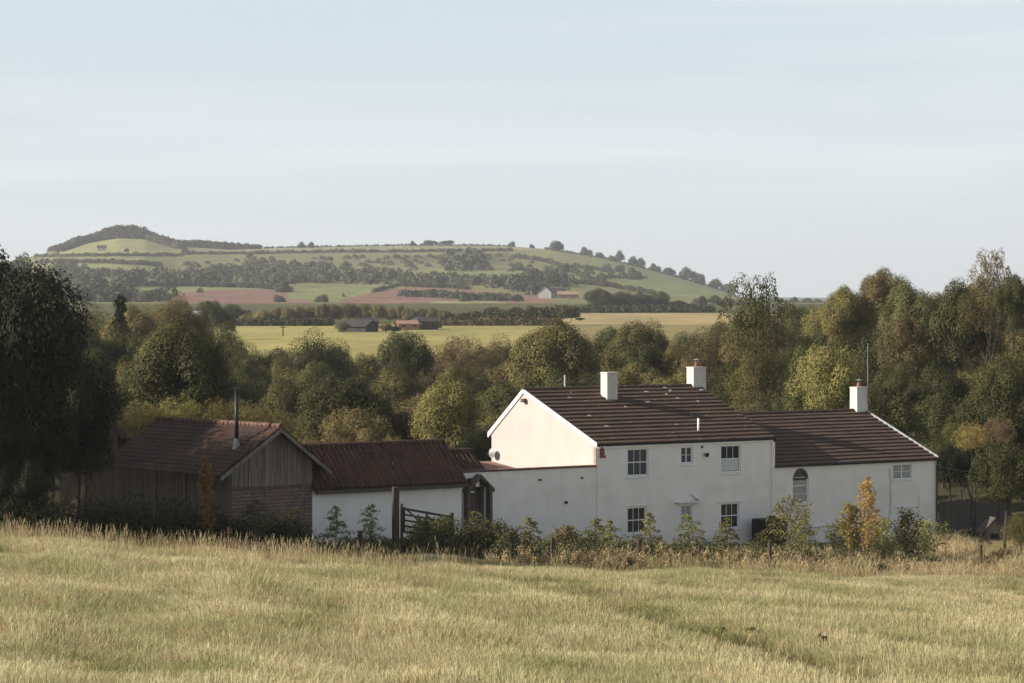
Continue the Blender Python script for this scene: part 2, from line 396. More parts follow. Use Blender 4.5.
# ================================================================== BUILDINGS (estate frame: a along the front, b into depth, z absolute)
TH = R(38); fc, fs = math.cos(TH), math.sin(TH); OX, OY = (597-CX)/F*158.0, 158.0
def W(a, b, z=None):
    x, y = OX+a*fc-b*fs, OY+a*fs+b*fc
    return (x, y) if z is None else (x, y, z)
def onf(px, row, b=0.0):
    k = (px-CX)/F; a = (k*(OY+b*fc)+b*fs-OX)/(fc-k*fs); y = OY+a*fs+b*fc
    return a, -(row-HR)/F*y
def onside(px, row, a=0.0):
    k = (px-CX)/F; b = (k*(OY+a*fs)-a*fc-OX)/(-fs-k*fc); y = OY+a*fs+b*fc
    return b, -(row-HR)/F*y
def ab(x, y):
    dx, dy = x-OX, y-OY; return dx*fc+dy*fs, -dx*fs+dy*fc
M['lichen'] = mat_noise('pale_lichen', (.26, .24, .21), (.40, .38, .34), 8)
class Part(MB):
    def __init__(s, root): super().__init__(); s.root = root
    def link(s, name, mat, parent=None, bevel=0, smooth=False):
        return s.build(name, mat, parent or s.root['obj'], bevel, smooth, base=s.root['base'])
def building(name, a, b, z, label, cat, group=None):
    e = empty(name, W(a, b, z), TH); tag(e, label, cat, group)
    return {'obj': e, 'base': (a, b, z)}

def holed_wall(mb, a0, a1, z0, z1, b, holes, depth=.14):
    """front wall at depth b with real openings; holes = (a0,a1,z0,z1)"""
    xs = sorted({a0, a1, *[h[0] for h in holes], *[h[1] for h in holes]}); zs = sorted({z0, z1, *[h[2] for h in holes], *[h[3] for h in holes]})
    for i in range(len(xs)-1):
        for j in range(len(zs)-1):
            cx, cz = (xs[i]+xs[i+1])/2, (zs[j]+zs[j+1])/2
            if any(h[0] < cx < h[1] and h[2] < cz < h[3] for h in holes): continue
            mb.add([(xs[i], b, zs[j]), (xs[i+1], b, zs[j]), (xs[i+1], b, zs[j+1]), (xs[i], b, zs[j+1])], [(0, 1, 2, 3)])
    for h0, h1, k0, k1 in holes:
        mb.add([(h0, b, k0), (h1, b, k0), (h1, b, k1), (h0, b, k1), (h0, b+depth, k0), (h1, b+depth, k0), (h1, b+depth, k1), (h0, b+depth, k1)],
               [(0, 4, 5, 1), (1, 5, 6, 2), (2, 6, 7, 3), (3, 7, 4, 0)])

def course_roof(mb, a0, a1, lo, hi, n, step=.06, thick=.05, verge=0.0):
    """n overlapping courses from the eaves lo=(b,z) up to the ridge hi=(b,z)"""
    L = math.hypot(hi[0]-lo[0], hi[1]-lo[1]); ub, uz = (hi[0]-lo[0])/L, (hi[1]-lo[1])/L; nb, nz = -uz, ub
    if nz < 0: nb, nz = -nb, -nz
    r = random.Random(int(abs(a0*100)))
    for i in range(n):
        s0 = L*i/n-.04; s1 = L*(i+1)/n+.01
        segs = max(1, int((a1-a0)/1.6)); xs = [a0+(a1-a0)*k/segs for k in range(segs+1)]
        js = [r.uniform(-.012, .012) for _ in xs]
        for k in range(segs):
            v = []
            for x, j in ((xs[k], js[k]), (xs[k+1], js[k+1])):
                for s, h in ((s0, step+j), (s0, -.03), (s1, .004), (s1, -.03)):
                    v.append((x, lo[0]+ub*s+nb*h, lo[1]+uz*s+nz*h))
            f = [(0, 4, 6, 2), (1, 3, 7, 5), (0, 1, 5, 4), (2, 6, 7, 3)]
            if k == 0: f.append((0, 2, 3, 1))
            if k == segs-1: f.append((4, 5, 7, 6))
            mb.add(v, f)

def pantile_roof(mb, lo, hi, r0, r1, period=.30, amp=.085, rows=8, axis='a', step=.03):
    """corrugated clay pantiles. axis 'a': courses run along a, lo/hi=(b,z), r0..r1 the a range; axis 'b': swapped"""
    L = math.hypot(hi[0]-lo[0], hi[1]-lo[1]); ub, uz = (hi[0]-lo[0])/L, (hi[1]-lo[1])/L
    nb, nz = (-uz, ub) if ub > 0 else (uz, -ub)
    m = int((r1-r0)/period*6)+1; rr = random.Random(int(abs(r0*77)))
    for i in range(rows):
        s0, s1 = L*i/rows-.03, L*(i+1)/rows+.02
        row = []; n0 = len(mb.v); vs = []; fs_ = []
        jit = rr.uniform(-.008, .008)
        for j in range(m+1):
            t = r0+(r1-r0)*j/m; wv = amp*(abs(math.sin(math.pi*t/period))**.8*2-1)
            for s, h in ((s0, step+wv+jit), (s1, wv)):
                p, q = lo[0]+ub*s+nb*h, lo[1]+uz*s+nz*h
                vs.append((t, p, q) if axis == 'a' else (p, t, q))
            # small underside lip
            p, q = lo[0]+ub*s0+nb*(-amp-.03), lo[1]+uz*s0+nz*(-amp-.03)
            vs.append((t, p, q) if axis == 'a' else (p, t, q))
        for j in range(m):
            a = j*3; fs_ += [(a, a+3, a+4, a+1), (a+2, a+5, a+3, a)]
        mb.add(vs, fs_)

def slab(mb, lo, hi, r0, r1, t, axis='a', off=-.06):
    L = math.hypot(hi[0]-lo[0], hi[1]-lo[1]); ub, uz = (hi[0]-lo[0])/L, (hi[1]-lo[1])/L
    nb, nz = (-uz, ub) if ub > 0 else (uz, -ub)
    q = [(lo[0]+nb*off, lo[1]+nz*off), (hi[0]+nb*off, hi[1]+nz*off), (hi[0]+nb*(off-t), hi[1]+nz*(off-t)), (lo[0]+nb*(off-t), lo[1]+nz*(off-t))]
    return mb.prism_x(q, r0, r1) if axis == 'a' else mb.prism_y(q, r0, r1)

def window(root, a0, a1, z0, z1, b, cols, rows_each, sashes=2, sill=True, blind_or_fill=None, lintel=False, fr=.075, bm='blind_or_fill'):
    """frame > pane, glazing bars; set back in its opening"""
    fm = Part(root); d0, d1 = b+.06, b+.13
    fm.box(a0+.003, a0+fr, d0, d1, z0+.003, z1-.003); fm.box(a1-fr, a1-.003, d0, d1, z0+.003, z1-.003)
    fm.box(a0+fr, a1-fr, d0, d1, z0+.003, z0+fr+.02); fm.box(a0+fr, a1-fr, d0, d1, z1-fr, z1-.003)
    wobj = fm.link('window', M['paint'])
    gl = Part(root).box(a0+fr-.01, a1-fr+.01, b+.105, b+.112, z0+fr, z1-fr+.01).link('pane', M['glass'], wobj)
    gb = Part(root)
    iw, ih = a1-a0-2*fr, z1-z0-2*fr-.02; zb = z0+fr+.02
    if sashes == 2: gb.box(a0+fr, a1-fr, b+.075, b+.104, zb+ih/2-.025, zb+ih/2+.025)
    if sashes == -2: gb.box((a0+a1)/2-.03, (a0+a1)/2+.03, b+.068, b+.104, zb, z1-fr)
    for i in range(1, cols):
        x = a0+fr+iw*i/cols; gb.box(x-.013, x+.013, b+.088, b+.1045, zb+.001, z1-fr-.001)
    nr = rows_each*(2 if sashes == 2 else 1)
    for i in range(1, nr):
        if sashes == 2 and i == nr//2: continue
        z = zb+ih*i/nr; gb.box(a0+fr+.001, a1-fr-.001, b+.086, b+.103, z-.013, z+.013)
    gb.link('glazing_bars', M['paint'], wobj)
    Part(root).box(a0-.02, a1+.02, b+.45, b+.5, z0-.05, z1+.05).link('room_back', M['dark'], wobj)
    if blind_or_fill: Part(root).box(a0+fr+.02, a1-fr-.02, b+.101, b+.1045, zb+.0+ih*blind_or_fill[0], zb+ih*blind_or_fill[1]).link('blind_or_fill', M[bm], wobj)
    if sill: Part(root).box(a0-.08, a1+.08, b-.07, b+.06, z0-.075, z0).link('sill', M['paint'], wobj, bevel=.01)
    if lintel: Part(root).box(a0-.22, a1+.28, b-.045, b-.002, z1+.04, z1+.10).link('drip_ledge', M['white'], wobj)
    return wobj

def hole(px0, px1, r0, r1, b=0.0):
    a0, _ = onf(px0, r0, b); a1, _ = onf(px1, r0, b); am = (a0+a1)/2
    y = OY+am*fs+b*fc; return (a0, a1, -(r1-HR)/F*y, -(r0-HR)/F*y)

GZ = -14.6
# ------------------------------------------------------------------ main house
A1, _ = onf(773, 445); ZE = -(445-HR)/F*158.0
bR, zR = onside(524, 391, 0); bB, zB = onside(492, 431, 0)
H = building('white_farmhouse', A1/2, 0, -13.2, 'two-storey white farmhouse with sunlit cream gable, brown tiled roof and two square white chimneys', 'farmhouse', 'buildings of the white farmhouse')
holes = [hole(627.5, 648.5, 448.5, 476.5), hole(681, 693, 446.5, 464), hole(721, 741, 445, 473),
         hole(627.5, 646.5, 507, 534), hole(681, 692.5, 505, 523), hole(721, 739.5, 503, 529)]
fw = Part(H); holed_wall(fw, 0, A1, GZ, ZE+.02, 0, holes, .14)
fw.prism_x([(bB-.3, GZ), (bB-.3, zB-.1), (bB-.32, zB-.1), (bB-.32, GZ)], 0.01, A1)
fw.add([(A1, 0, GZ), (A1, bB-.02, GZ), (A1, bB-.02, zB), (A1, bR, zR-.03), (A1, 0, ZE)], [(0, 1, 2, 3, 4)])
fw.link('front_wall', M['white'])
g = Part(H); g.prism_x([(0.002, GZ), (bB, GZ), (bB, zB), (bR, zR-.02), (0.002, ZE)], -.03, .25); g.link('gable_wall', M['cream'])
q = Part(H); q.box(-.05, -.031, -.003, .22, ZE-1.25, ZE-.12); q.link('brick_quoin', M['quoin'])
rf = Part(H); over = .08
sl_ = (zR-ZE)/bR; lo = (-over, ZE-over*sl_+.06); hi = (bR, zR+.06)
course_roof(rf, -.06, A1+.05, lo, hi, 15, .085)
sb = (zR-zB)/(bB-bR); lo2 = (bB+.25, zB-.25*sb+.06)
course_roof(rf, -.06, A1+.05, lo2, hi, 8, .07)
roof = rf.link('roof', M['tile'])
rt = Part(H); n = 26
for i in range(n):
    x0 = -.1+(A1+.18)*i/n; rt.tube([(x0, bR, zR+.07), (x0+(A1+.18)/n-.02, bR, zR+.08)], .12, .11, 8)
rt.link('ridge_tiles', M['tile'], roof)
bg_ = Part(H)
bg_.add([(-.10, lo[0]-.02, lo[1]+.07), (-.10, bR, zR+.12), (-.10, bR, zR-.07), (-.10, lo[0]-.02, lo[1]-.12),
         (-.03, lo[0]-.02, lo[1]+.07), (-.03, bR, zR+.12), (-.03, bR, zR-.07), (-.03, lo[0]-.02, lo[1]-.12)],
        [(0, 1, 2, 3), (4, 7, 6, 5), (0, 4, 5, 1), (1, 5, 6, 2), (2, 6, 7, 3), (3, 7, 4, 0)])
bg_.link('bargeboard', M['paint'], roof)
bg2 = Part(H)
bg2.add([(-.10, lo2[0]+.02, lo2[1]+.06), (-.10, bR+.004, zR+.12), (-.10, bR+.004, zR-.14), (-.10, lo2[0]+.02, lo2[1]-.22),
         (-.03, lo2[0]+.02, lo2[1]+.06), (-.03, bR+.004, zR+.12), (-.03, bR+.004, zR-.14), (-.03, lo2[0]+.02, lo2[1]-.22)],
        [(0, 3, 2, 1), (4, 5, 6, 7), (0, 1, 5, 4), (1, 2, 6, 5), (2, 3, 7, 6), (3, 0, 4, 7)])
bg2.link('bargeboard', M['paint'], roof)
Part(H).tube([(-.1, lo[0]-.06, lo[1]-.05), (A1+.05, lo[0]-.06, lo[1]-.07)], .055, .055, 8).link('gutter', M['black'], roof)
Part(H).box(.02, A1-.02, -.07, -.002, ZE-.20, ZE-.03).link('fascia', M['paint'])
def chimney(root, a, b, wa, wb, zb, zt, pot=None, mat='chim', cap=True, name='chimney'):
    c = Part(root); c.box(a-wa/2, a+wa/2, b-wb/2, b+wb/2, zb, zt)
    ch = c.link(name, M[mat], bevel=.015)
    if cap: Part(root).box(a-wa/2-.02, a+wa/2+.02, b-wb/2-.02, b+wb/2+.02, zt+.002, zt+.07).link('cap', M[mat], ch, bevel=.01)
    Part(root).box(a-wa/2-.04, a+wa/2+.04, b-wb/2-.1, b+wb/2+.04, zb, zb+.55).link('flashing', M['metal'], ch) if False else None
    if pot:
        for k in range(pot[0]):
            x = a+(k-(pot[0]-1)/2)*.4; p = Part(root); p.tube([(x, b, zt+.09), (x, b, zt+.12), (x, b, zt+.09+pot[1])], .14, .11, 10); pp = p.link('chimney_pot', M['potred'], ch, smooth=True)
            q = Part(root)
            for dx, dy in ((.09, 0), (-.09, 0), (0, .09), (0, -.09)): q.tube([(x+dx, b+dy, zt+.09+pot[1]), (x+dx, b+dy, zt+.25+pot[1])], .012, .012, 5)
            q.tube([(x, b, zt+.25+pot[1]), (x, b, zt+.31+pot[1])], .2, .02, 10); q.link('cowl', M['metal'], pp)
    return ch
def on_roof(px, row):
    """point on the front slope of the main roof seen at px,row"""
    best = None
    for b in np.linspace(-.2, bR, 400):
        a, z = onf(px, row, b); zz = ZE+sl_*b
        if best is None or abs(z-zz) < best[0]: best = (abs(z-zz), a, b, zz)
    return best[1:]
for q_, (px, row) in enumerate([(570.5, 394), (570, 400), (647, 394), (667, 396.5), (665.5, 390), (678, 400.5), (698.5, 403.5), (671, 393), (607, 428.5), (691.5, 415.5), (677, 427), (702, 392), (626, 409), (590, 418)]):
    a_, b_, z_ = on_roof(px, row); w_ = .06+.035*(q_ % 3)
    m_ = Part(H); m_.add([(a_-w_, b_-.05, z_+.115), (a_+w_, b_-.045, z_+.118), (a_+w_, b_+.09, z_+.175), (a_-w_, b_+.08, z_+.17), (a_-w_, b_-.09, z_-.0), (a_+w_, b_-.08, z_-.0), (a_+w_, b_+.09, z_+.04), (a_-w_, b_+.08, z_+.04)],
        [(0, 1, 2, 3), (4, 7, 6, 5), (0, 4, 5, 1), (1, 5, 6, 2), (2, 6, 7, 3), (3, 7, 4, 0)]); m_.link('lichened_tile', M['lichen'], roof)
a_, b_, z_ = on_roof(609.5, 400)
zt1 = -(373.5-HR)/F*(OY+a_*fs+b_*fc)
chimney(H, a_+.08, b_+.12, .76, .58, z_-.6, zt1)
a_, z2 = onf(697, 389, bR); zt2 = -(368-HR)/F*(OY+a_*fs+bR*fc)
chimney(H, a_, bR+.05, .95, .62, z2-.8, zt2, (1, .22))
a_, b_, z_ = on_roof(698.5, 433)
Part(H).tube([(a_, b_, z_-.1), (a_, b_, z_+.80)], .06, .06, 10).link('vent_pipe', M['paint'], smooth=True)
a_, b_, z_ = on_roof(647.5, 405)
v = Part(H); v.tube([(a_, b_, z_-.1), (a_, b_, z_+.15)], .06, .06, 8); v.box(a_-.13, a_+.13, b_-.08, b_+.08, z_+.15, z_+.21); v.link('roof_vent', M['paint'])
window(H, *holes[0], 0, 3, 1); window(H, *holes[1], 0, 2, 2, sashes=-2); window(H, *holes[2], 0, 3, 1, blind_or_fill=(.02, .49))
window(H, *holes[3], 0, 3, 1, lintel=True); window(H, *holes[4], 0, 2, 1, sashes=1, blind_or_fill=(.0, .98), bm='pane_fill'); window(H, *holes[5], 0, 3, 1, lintel=True)
# little canopy on a bracket over the narrow lower window
h4 = holes[4]; cpy = Part(H); cpy.box(h4[0]-.45, h4[1]+.45, -.42, -.002, h4[3]+.14, h4[3]+.20)
cn = cpy.link('door_canopy', M['white'])
Part(H).add([(h4[1]+.30, -.35, h4[3]+.20), (h4[1]+.36, -.35, h4[3]+.20), (h4[1]+.36, -.003, h4[3]+.20), (h4[1]+.30, -.003, h4[3]+.20), (h4[1]-.15, -.05, h4[3]+.62), (h4[1]-.1, -.05, h4[3]+.62), (h4[1]-.1, -.003, h4[3]+.62), (h4[1]-.15, -.003, h4[3]+.62)],
            [(0, 3, 2, 1), (4, 5, 6, 7), (0, 1, 5, 4), (1, 2, 6, 5), (2, 3, 7, 6), (3, 0, 4, 7)]).link('canopy_bracket', M['white'], cn)
# red alarm box, bird-like black lamp, round vents, cable, satellite dish
a_, z_ = onf(602.5, 452.5); Part(H).box(a_-.17, a_-.05, -.09, -.002, z_-.28, z_+.28).box(a_-.05, a_+.17, -.09, -.002, z_-.28, z_-.16).box(a_-.04, a_+.10, -.05, -.002, z_-.15, z_+.24).link('alarm_box', M['potred'])
a_, z_ = onf(705, 455); Part(H).tube([(a_, -.02, z_+.04), (a_, -.22, z_)], .05, .13, 8).link('wall_lamp', M['black'])
a_, z_ = onf(702, 447); Part(H).box(a_-.06, a_+.06, -.05, -.002, z_-.07, z_+.07).link('wall_vent', M['board'])
a_, z_ = onf(565.5, 502.5); Part(H).tube([(a_, -.001, z_), (a_, -.14, z_-.01)], .07, .07, 8).link('outlet_pipe', M['black'])
a_, z_ = onf(540, 480); Part(H).box(a_-.1, a_+.1, -.03, -.002, z_-.05, z_+.05).link('wall_vent', M['board'])
a_, z_ = onf(582, 478); Part(H).box(a_-.08, a_+.08, -.03, -.002, z_-.05, z_+.05).link('wall_vent', M['board'])
bd, zd = onside(496, 453, 0); dpart = Part(H)
dish = [(-.42, bd, zd)]; nr = 10
vs = [(-.40, bd, zd)]+[(-.30-.0, bd+.27*math.cos(2*math.pi*i/nr), zd+.27*math.sin(2*math.pi*i/nr)) for i in range(nr)]+[(-.37, bd, zd)]
vs = [(x-.0, y, z) for x, y, z in vs]
dpart.add(vs, [(0, 1+i, 1+(i+1) % nr) for i in range(nr)]+[(nr+1, 1+(i+1) % nr, 1+i) for i in range(nr)])
dpart.tube([(-.36, bd, zd), (-.02, bd, zd-.1)], .02, .02, 6); dpart.tube([(-.30, bd-.2, zd-.2), (-.62, bd+.02, zd-.02)], .012, .012, 5)
dpart.link('satellite_dish', M['metal'])
bo, zo = onside(523, 397, 0); Part(H).box(-.25, -.031, bo-.35, bo-.1, zo-.28, zo-.08).link('security_lamp', M['beam'])
# thin whitish mast behind the ridge
am, zm = onf(565, 388, bR+2.0)
mast = building('pale_mast', am, bR+2.0, zm-3.2, 'thin pale upright pole rising just behind the farmhouse ridge', 'pole')
o = Part(mast); o.tube([(am, bR+2, zm-3.2), (am, bR+2, zm+.72)], .06, .05, 6); o.link('pole', M['farwhite'])

# ------------------------------------------------------------------ low wing on the right
A2, _ = onf(937, 462); ZW = -(466.5-HR)/F*(OY+A1*fs)
bw = bR*.98; kw, zwr = onf(868, 411, bw)
WG = building('low_wing', (A1+A2)/2, 0, -13.9, 'lower white wing with arched window, brown tiled roof and one chimney at its end', 'cottage', 'buildings of the white farmhouse')
wh = [hole(793, 808.8, 468, 504), hole(893.3, 912.2, 464, 479.5)]
p = Part(WG); holed_wall(p, A1+.002, A2, GZ-.6, ZW+.02, 0.004, wh, .14)
p.add([(A2, .004, GZ-.6), (A2, bw*2, GZ-.6), (A2, bw*2, ZW), (A2, bw, zwr-.05), (A2, .004, ZW)], [(0, 1, 2, 3, 4)])
p.add([(A1, bw*2, GZ), (A2, bw*2, GZ), (A2, bw*2, ZW), (A1, bw*2, ZW)], [(0, 1, 2, 3)])
# arch spandrels
h = wh[0]; r_ = (h[1]-h[0])/2; cxa, cza = (h[0]+h[1])/2, h[3]-r_
for sgn in (-1, 1):
    pts = [(cxa+sgn*r_, cza)]+[(cxa+sgn*r_*math.cos(t), cza+r_*math.sin(t)) for t in np.linspace(0.01, math.pi/2, 8)]+[(cxa+sgn*r_, h[3])]
    p.prism_y(pts, .0045, .13)
p.link('wall', M['white'])
wo = window(WG, h[0], h[1], h[2], h[3], .004, 1, 2, sashes=2, blind_or_fill=(.0, .66), bm='pane_fill')
arch = Part(WG)
for i in range(10):
    t0, t1 = math.pi*i/10, math.pi*(i+1)/10
    arch.prism_y([(cxa+(r_+.0)*math.cos(t), cza+(r_+.0)*math.sin(t)) for t in (t0, t1)]+[(cxa+(r_-.13)*math.cos(t), cza+(r_-.13)*math.sin(t)) for t in (t1, t0)], .02, .09)
arch.link('arch_head', M['brick'], wo)
window(WG, *wh[1], .004, 2, 2, sashes=-2, sill=True, blind_or_fill=(.05, .95), bm='pane_fill')  # grey sheet plays the sky reflected in these panes
slw = (zwr-ZW)/bw; rl = (-.08, ZW-.08*slw+.05); rh = (bw, zwr+.05)
p = Part(WG); course_roof(p, A1+.09, A2+.02, rl, rh, 15, .08); course_roof(p, A1+.09, A2+.02, (2*bw+.2, ZW-.2*slw+.05), rh, 10, .06)
wroof = p.link('roof', M['tile'])
p = Part(WG)
for i in range(24):
    x0 = A1+.1+(A2-A1)*i/24; p.tube([(x0, bw, zwr+.06), (x0+(A2-A1)/24-.02, bw, zwr+.07)], .12, .11, 8)
p.link('ridge_tiles', M['tile'], wroof)
p = Part(WG)
p.add([(A2-.0, rl[0]-.02, rl[1]+.13), (A2-.0, bw, rh[1]+.17), (A2-.0, bw, rh[1]-.12), (A2-.0, rl[0]-.02, rl[1]-.12),
       (A2+.1, rl[0]-.02, rl[1]+.13), (A2+.1, bw, rh[1]+.17), (A2+.1, bw, rh[1]-.12), (A2+.1, rl[0]-.02, rl[1]-.12)],
      [(0, 1, 2, 3), (4, 7, 6, 5), (0, 4, 5, 1), (1, 5, 6, 2), (2, 6, 7, 3), (3, 7, 4, 0)])
p.link('verge_capping', M['metal'], wroof)
Part(WG).tube([(A1+.1, rl[0]-.06, rl[1]-.04), (A2+.15, rl[0]-.06, rl[1]-.06)], .055, .055, 8).link('gutter', M['black'], wroof)
Part(WG).tube([(A2-.06, rl[0]-.06, rl[1]-.06), (A2-.06, -.08, rl[1]-.5), (A2-.06, -.08, GZ)], .05, .05, 8).link('downpipe', M['black'])
aa, zz = onf(859, 411, bw); zt3 = -(388-HR)/F*(OY+aa*fs+bw*fc)
ch3 = chimney(WG, aa, bw, .90, .62, zz-1, zt3, (1, .22))
am, zm = onf(863.5, 386, bw); _, ztm = onf(863.5, 343, bw)
ar = Part(WG); ar.tube([(am, bw-.36, zm-1), (am, bw-.36, ztm)], .022, .015, 6)
for k, L in ((.25, .28), (.42, .24), (.6, .2)): ar.tube([(am-L, bw-.36, ztm-k), (am+L, bw-.36, ztm-k)], .009, .009, 4)
ar.link('aerial', M['metal'])
# white drain pipe with its long horizontal run, raised moulding, plinth
a1p, z1p = onf(890.5, 468.5); a1q, z1q = onf(890.5, 519); a0q, z0q = onf(798, 528)
Part(WG).tube([(a1p, -.05, z1p), (a1p, -.05, z1q+.05), (a1p-.15, -.05, z1q-.04), (a0q, -.05, z0q)], .055, .055, 8).link('drain_pipe', M['paint'])
a_, z_ = onf(895.5, 508); a3, z3 = onf(920, 506); _, z4 = onf(920, 495)
Part(WG).box(a_, a3, -.06, .003, z3-.05, z3+.03).box(a3-.07, a3, -.06, .003, z3+.03, z3+.6).link('wall_moulding', M['white'])
ah, zh = onf(812, 541); ah2, zh2 = onf(925, 522)
p = Part(WG); p.box(A1+.05, A2-.02, -.09, .002, GZ-.6, -13.75); p.link('plinth', mat_wall('plinth_grey', (.50, .51, .53), (.40, .41, .43), (.36, .37, .38)))
Part(WG).box(A1-.12, A1+.10, -.07, -.004, GZ, ZE-.22).link('pilaster', M['white'])

# ------------------------------------------------------------------ walled lean-to joining house and shed
AL, _ = onf(463, 480)
zc0 = -(467-HR)/F*158.0
GW = building('garden_wall', AL/2, .2, -12.9, 'long blank white wall running from the cream gable to the pointed wooden door', 'wall', 'buildings of the white farmhouse')
# porch opening in the wall
dh = hole(467, 485, 478, 545)
p = Part(GW); holed_wall(p, AL, -.032, GZ, zc0, 0.002, [(dh[0], dh[1], GZ+.5, dh[3])], .3)
p.add([(AL, .002, zc0), (-.032, .002, zc0), (-.032, .35, zc0), (AL, .35, zc0)], [(0, 1, 2, 3)]); p.add([(AL, .35, GZ), (AL, .35, zc0), (-.032, .35, zc0), (-.032, .35, GZ)], [(0, 1, 2, 3)])
p.add([(AL, .002, GZ), (AL, .35, GZ), (AL, .35, zc0), (AL, .002, zc0)], [(0, 3, 2, 1)])
p.link('wall', M['white'])
Part(GW).box(AL-.02, -.035, -.07, .45, zc0+.002, zc0+.10).link('coping', M['coping'], bevel=.02)
ac, _ = onf(482, 467); ac2, _ = onf(522, 467)
p = Part(GW); p.add([(ac-.4, .5, zc0+.10), (ac2, .5, zc0+.10), (ac2-.6, 1.9, zc0+.42), (ac-.4, 1.9, zc0+.42), (ac-.4, .5, zc0+.02), (ac2, .5, zc0+.02), (ac2-.6, 1.9, zc0+.30), (ac-.4, 1.9, zc0+.30)],
   [(0, 1, 2, 3), (4, 7, 6, 5), (0, 4, 5, 1), (1, 5, 6, 2), (2, 6, 7, 3), (3, 7, 4, 0)]); p.link('clay_coping', M['clay'])
# pointed wooden porch
PO = building('door_porch', (dh[0]+dh[1])/2, 0, -12.9, 'small dark wooden porch with pointed gable around a plank door in the white wall', 'porch')
pa, pb = dh[0]-.13, dh[1]+.13; _, zpk = onf(475.5, 474); _, zsp = onf(475.5, 487); pm = (pa+pb)/2
p = Part(PO); p.box(pa-.09, pa+.09, -.35, -.01, GZ+.5, zsp); p.link('post', M['beam']); p = Part(PO); p.box(pb-.09, pb+.09, -.35, -.01, GZ+.5, zsp); p.link('post', M['beam'])
for sg in (-1, 1):
    e = pa-.16 if sg < 0 else pb+.16
    p = Part(PO); p.prism_y([(e, zsp-.1), (pm, zpk), (pm, zpk-.17), (e, zsp-.27)] if sg < 0 else [(e, zsp-.1), (e, zsp-.27), (pm, zpk-.17), (pm, zpk)], -.45, -.012); p.link('gable_board', M['beam'])
p = Part(PO); p.prism_y([(pa, zsp-.02), (pb, zsp-.02), (pm, zpk-.2)], -.06, -.02); p.link('gable_panel', M['beam'])
p = Part(PO); p.box(dh[0]+.02, dh[1]-.22, .18, .24, GZ+.5, dh[3]-.02)
p.link('plank_door', M['board'])
Part(PO).box(dh[1]-.2, dh[1]-.01, .1, .24, GZ+.5, dh[3]-.02).link('door_jamb', M['board'])
p = Part(PO); p.box(pm-.11, pm+.11, -.14, -.065, zsp+.02, zsp+.22); p.prism_y([(pm-.11, zsp+.222), (pm+.11, zsp+.222), (pm+.05, zsp+.33), (pm-.05, zsp+.33)], -.14, -.065); p.link('white_lamp', M['paint'])
Part(PO).box(pa+.1, pa+.32, -.38, -.1, zsp-.25, zsp-.2).link('door_lantern', M['paint'])

# ------------------------------------------------------------------ red pantiled shed
bS = -.35
S0, _ = onf(311.5, 487, bS); S1, _ = onf(461.5, 480, bS)
_, zse = onf(330, 486, bS); _, zse1 = onf(459, 479, bS); zse = (zse+zse1)/2
def rb(px, row, a):   # on the plane a = const
    return onside(px, row, a)
bs_r, zs_r = rb(444, 442, S1+.1)
SH = building('pantiled_shed', (S0+S1)/2, bS, -12.8, 'low white-walled shed under a dark red pantiled roof, between timber barn and porch', 'shed')
p = Part(SH); p.prism_x([(bS, GZ), (bS+2*bs_r, GZ), (bS+2*bs_r, zse), (bs_r, zs_r-.15), (bS, zse)], S0, S1); p.link('wall', M['white'])
slo = (bS-.30, zse-.12); shi = (bs_r, zs_r)
p = Part(SH); pantile_roof(p, slo, shi, S0-.12, S1+.12, rows=9); pantile_roof(p, (2*bs_r-slo[0], slo[1]), shi, S0-.12, S1+.12, rows=6)
srf = p.link('roof', M['pantile'], smooth=False)
p = Part(SH); slab(p, slo, shi, S0-.12, S1+.06, .03); slab(p, (2*bs_r-slo[0], slo[1]), shi, S0-.12, S1+.06, .03); p.link('roof_boarding', M['beam'], srf)
p = Part(SH)
for i in range(22):
    x0 = S0-.1+(S1-S0+.2)*i/22; p.tube([(x0, bs_r, zs_r+.05), (x0+.42, bs_r, zs_r+.065)], .13, .12, 8)
p.link('ridge_tiles', M['pantile'], srf)
Part(SH).box(S0+.1, S1+.05, bS-.36, bS-.2, slo[1]-.28, slo[1]-.10).link('gutter_board', M['board'])
p = Part(SH); p.box(S0+.02, S1-.02, bS-.03, bS-.001, GZ, -12.55); p.link('plinth', mat_noise('mossy_plinth', (.10, .12, .09), (.17, .19, .16), 2))
# second piece of roof behind, stepping down to the porch
LT = building('rear_lean_to', S1+1.2, 2.5, -12.9, 'short brown tiled roof peeping out between the red shed and the cream gable', 'shed')
a0t, _ = onf(448, 470, .5); a1t, _ = onf(484, 470, .5)
bt, zt = onside(470, 451, a1t); _, zle = onf(470, 471, .5)
p = Part(LT); p.prism_x([(.5, GZ), (2*bt-.5, GZ), (2*bt-.5, zle-.1), (bt, zt-.12), (.5, zle-.1)], a0t, a1t-.1); p.link('wall', M['white'])
p = Part(LT); pantile_roof(p, (.42, zle), (bt, zt), a0t, a1t, rows=7); pantile_roof(p, (2*bt-.42, zle), (bt, zt), a0t, a1t, rows=5); r2 = p.link('roof', M['pantile'])
p = Part(LT)
for i in range(8): x0 = a0t+(a1t-a0t)*i/8; p.tube([(x0, bt, zt+.05), (x0+(a1t-a0t)/8-.02, bt, zt+.06)], .11, .1, 8)
p.link('ridge_tiles', M['pantile'], r2)

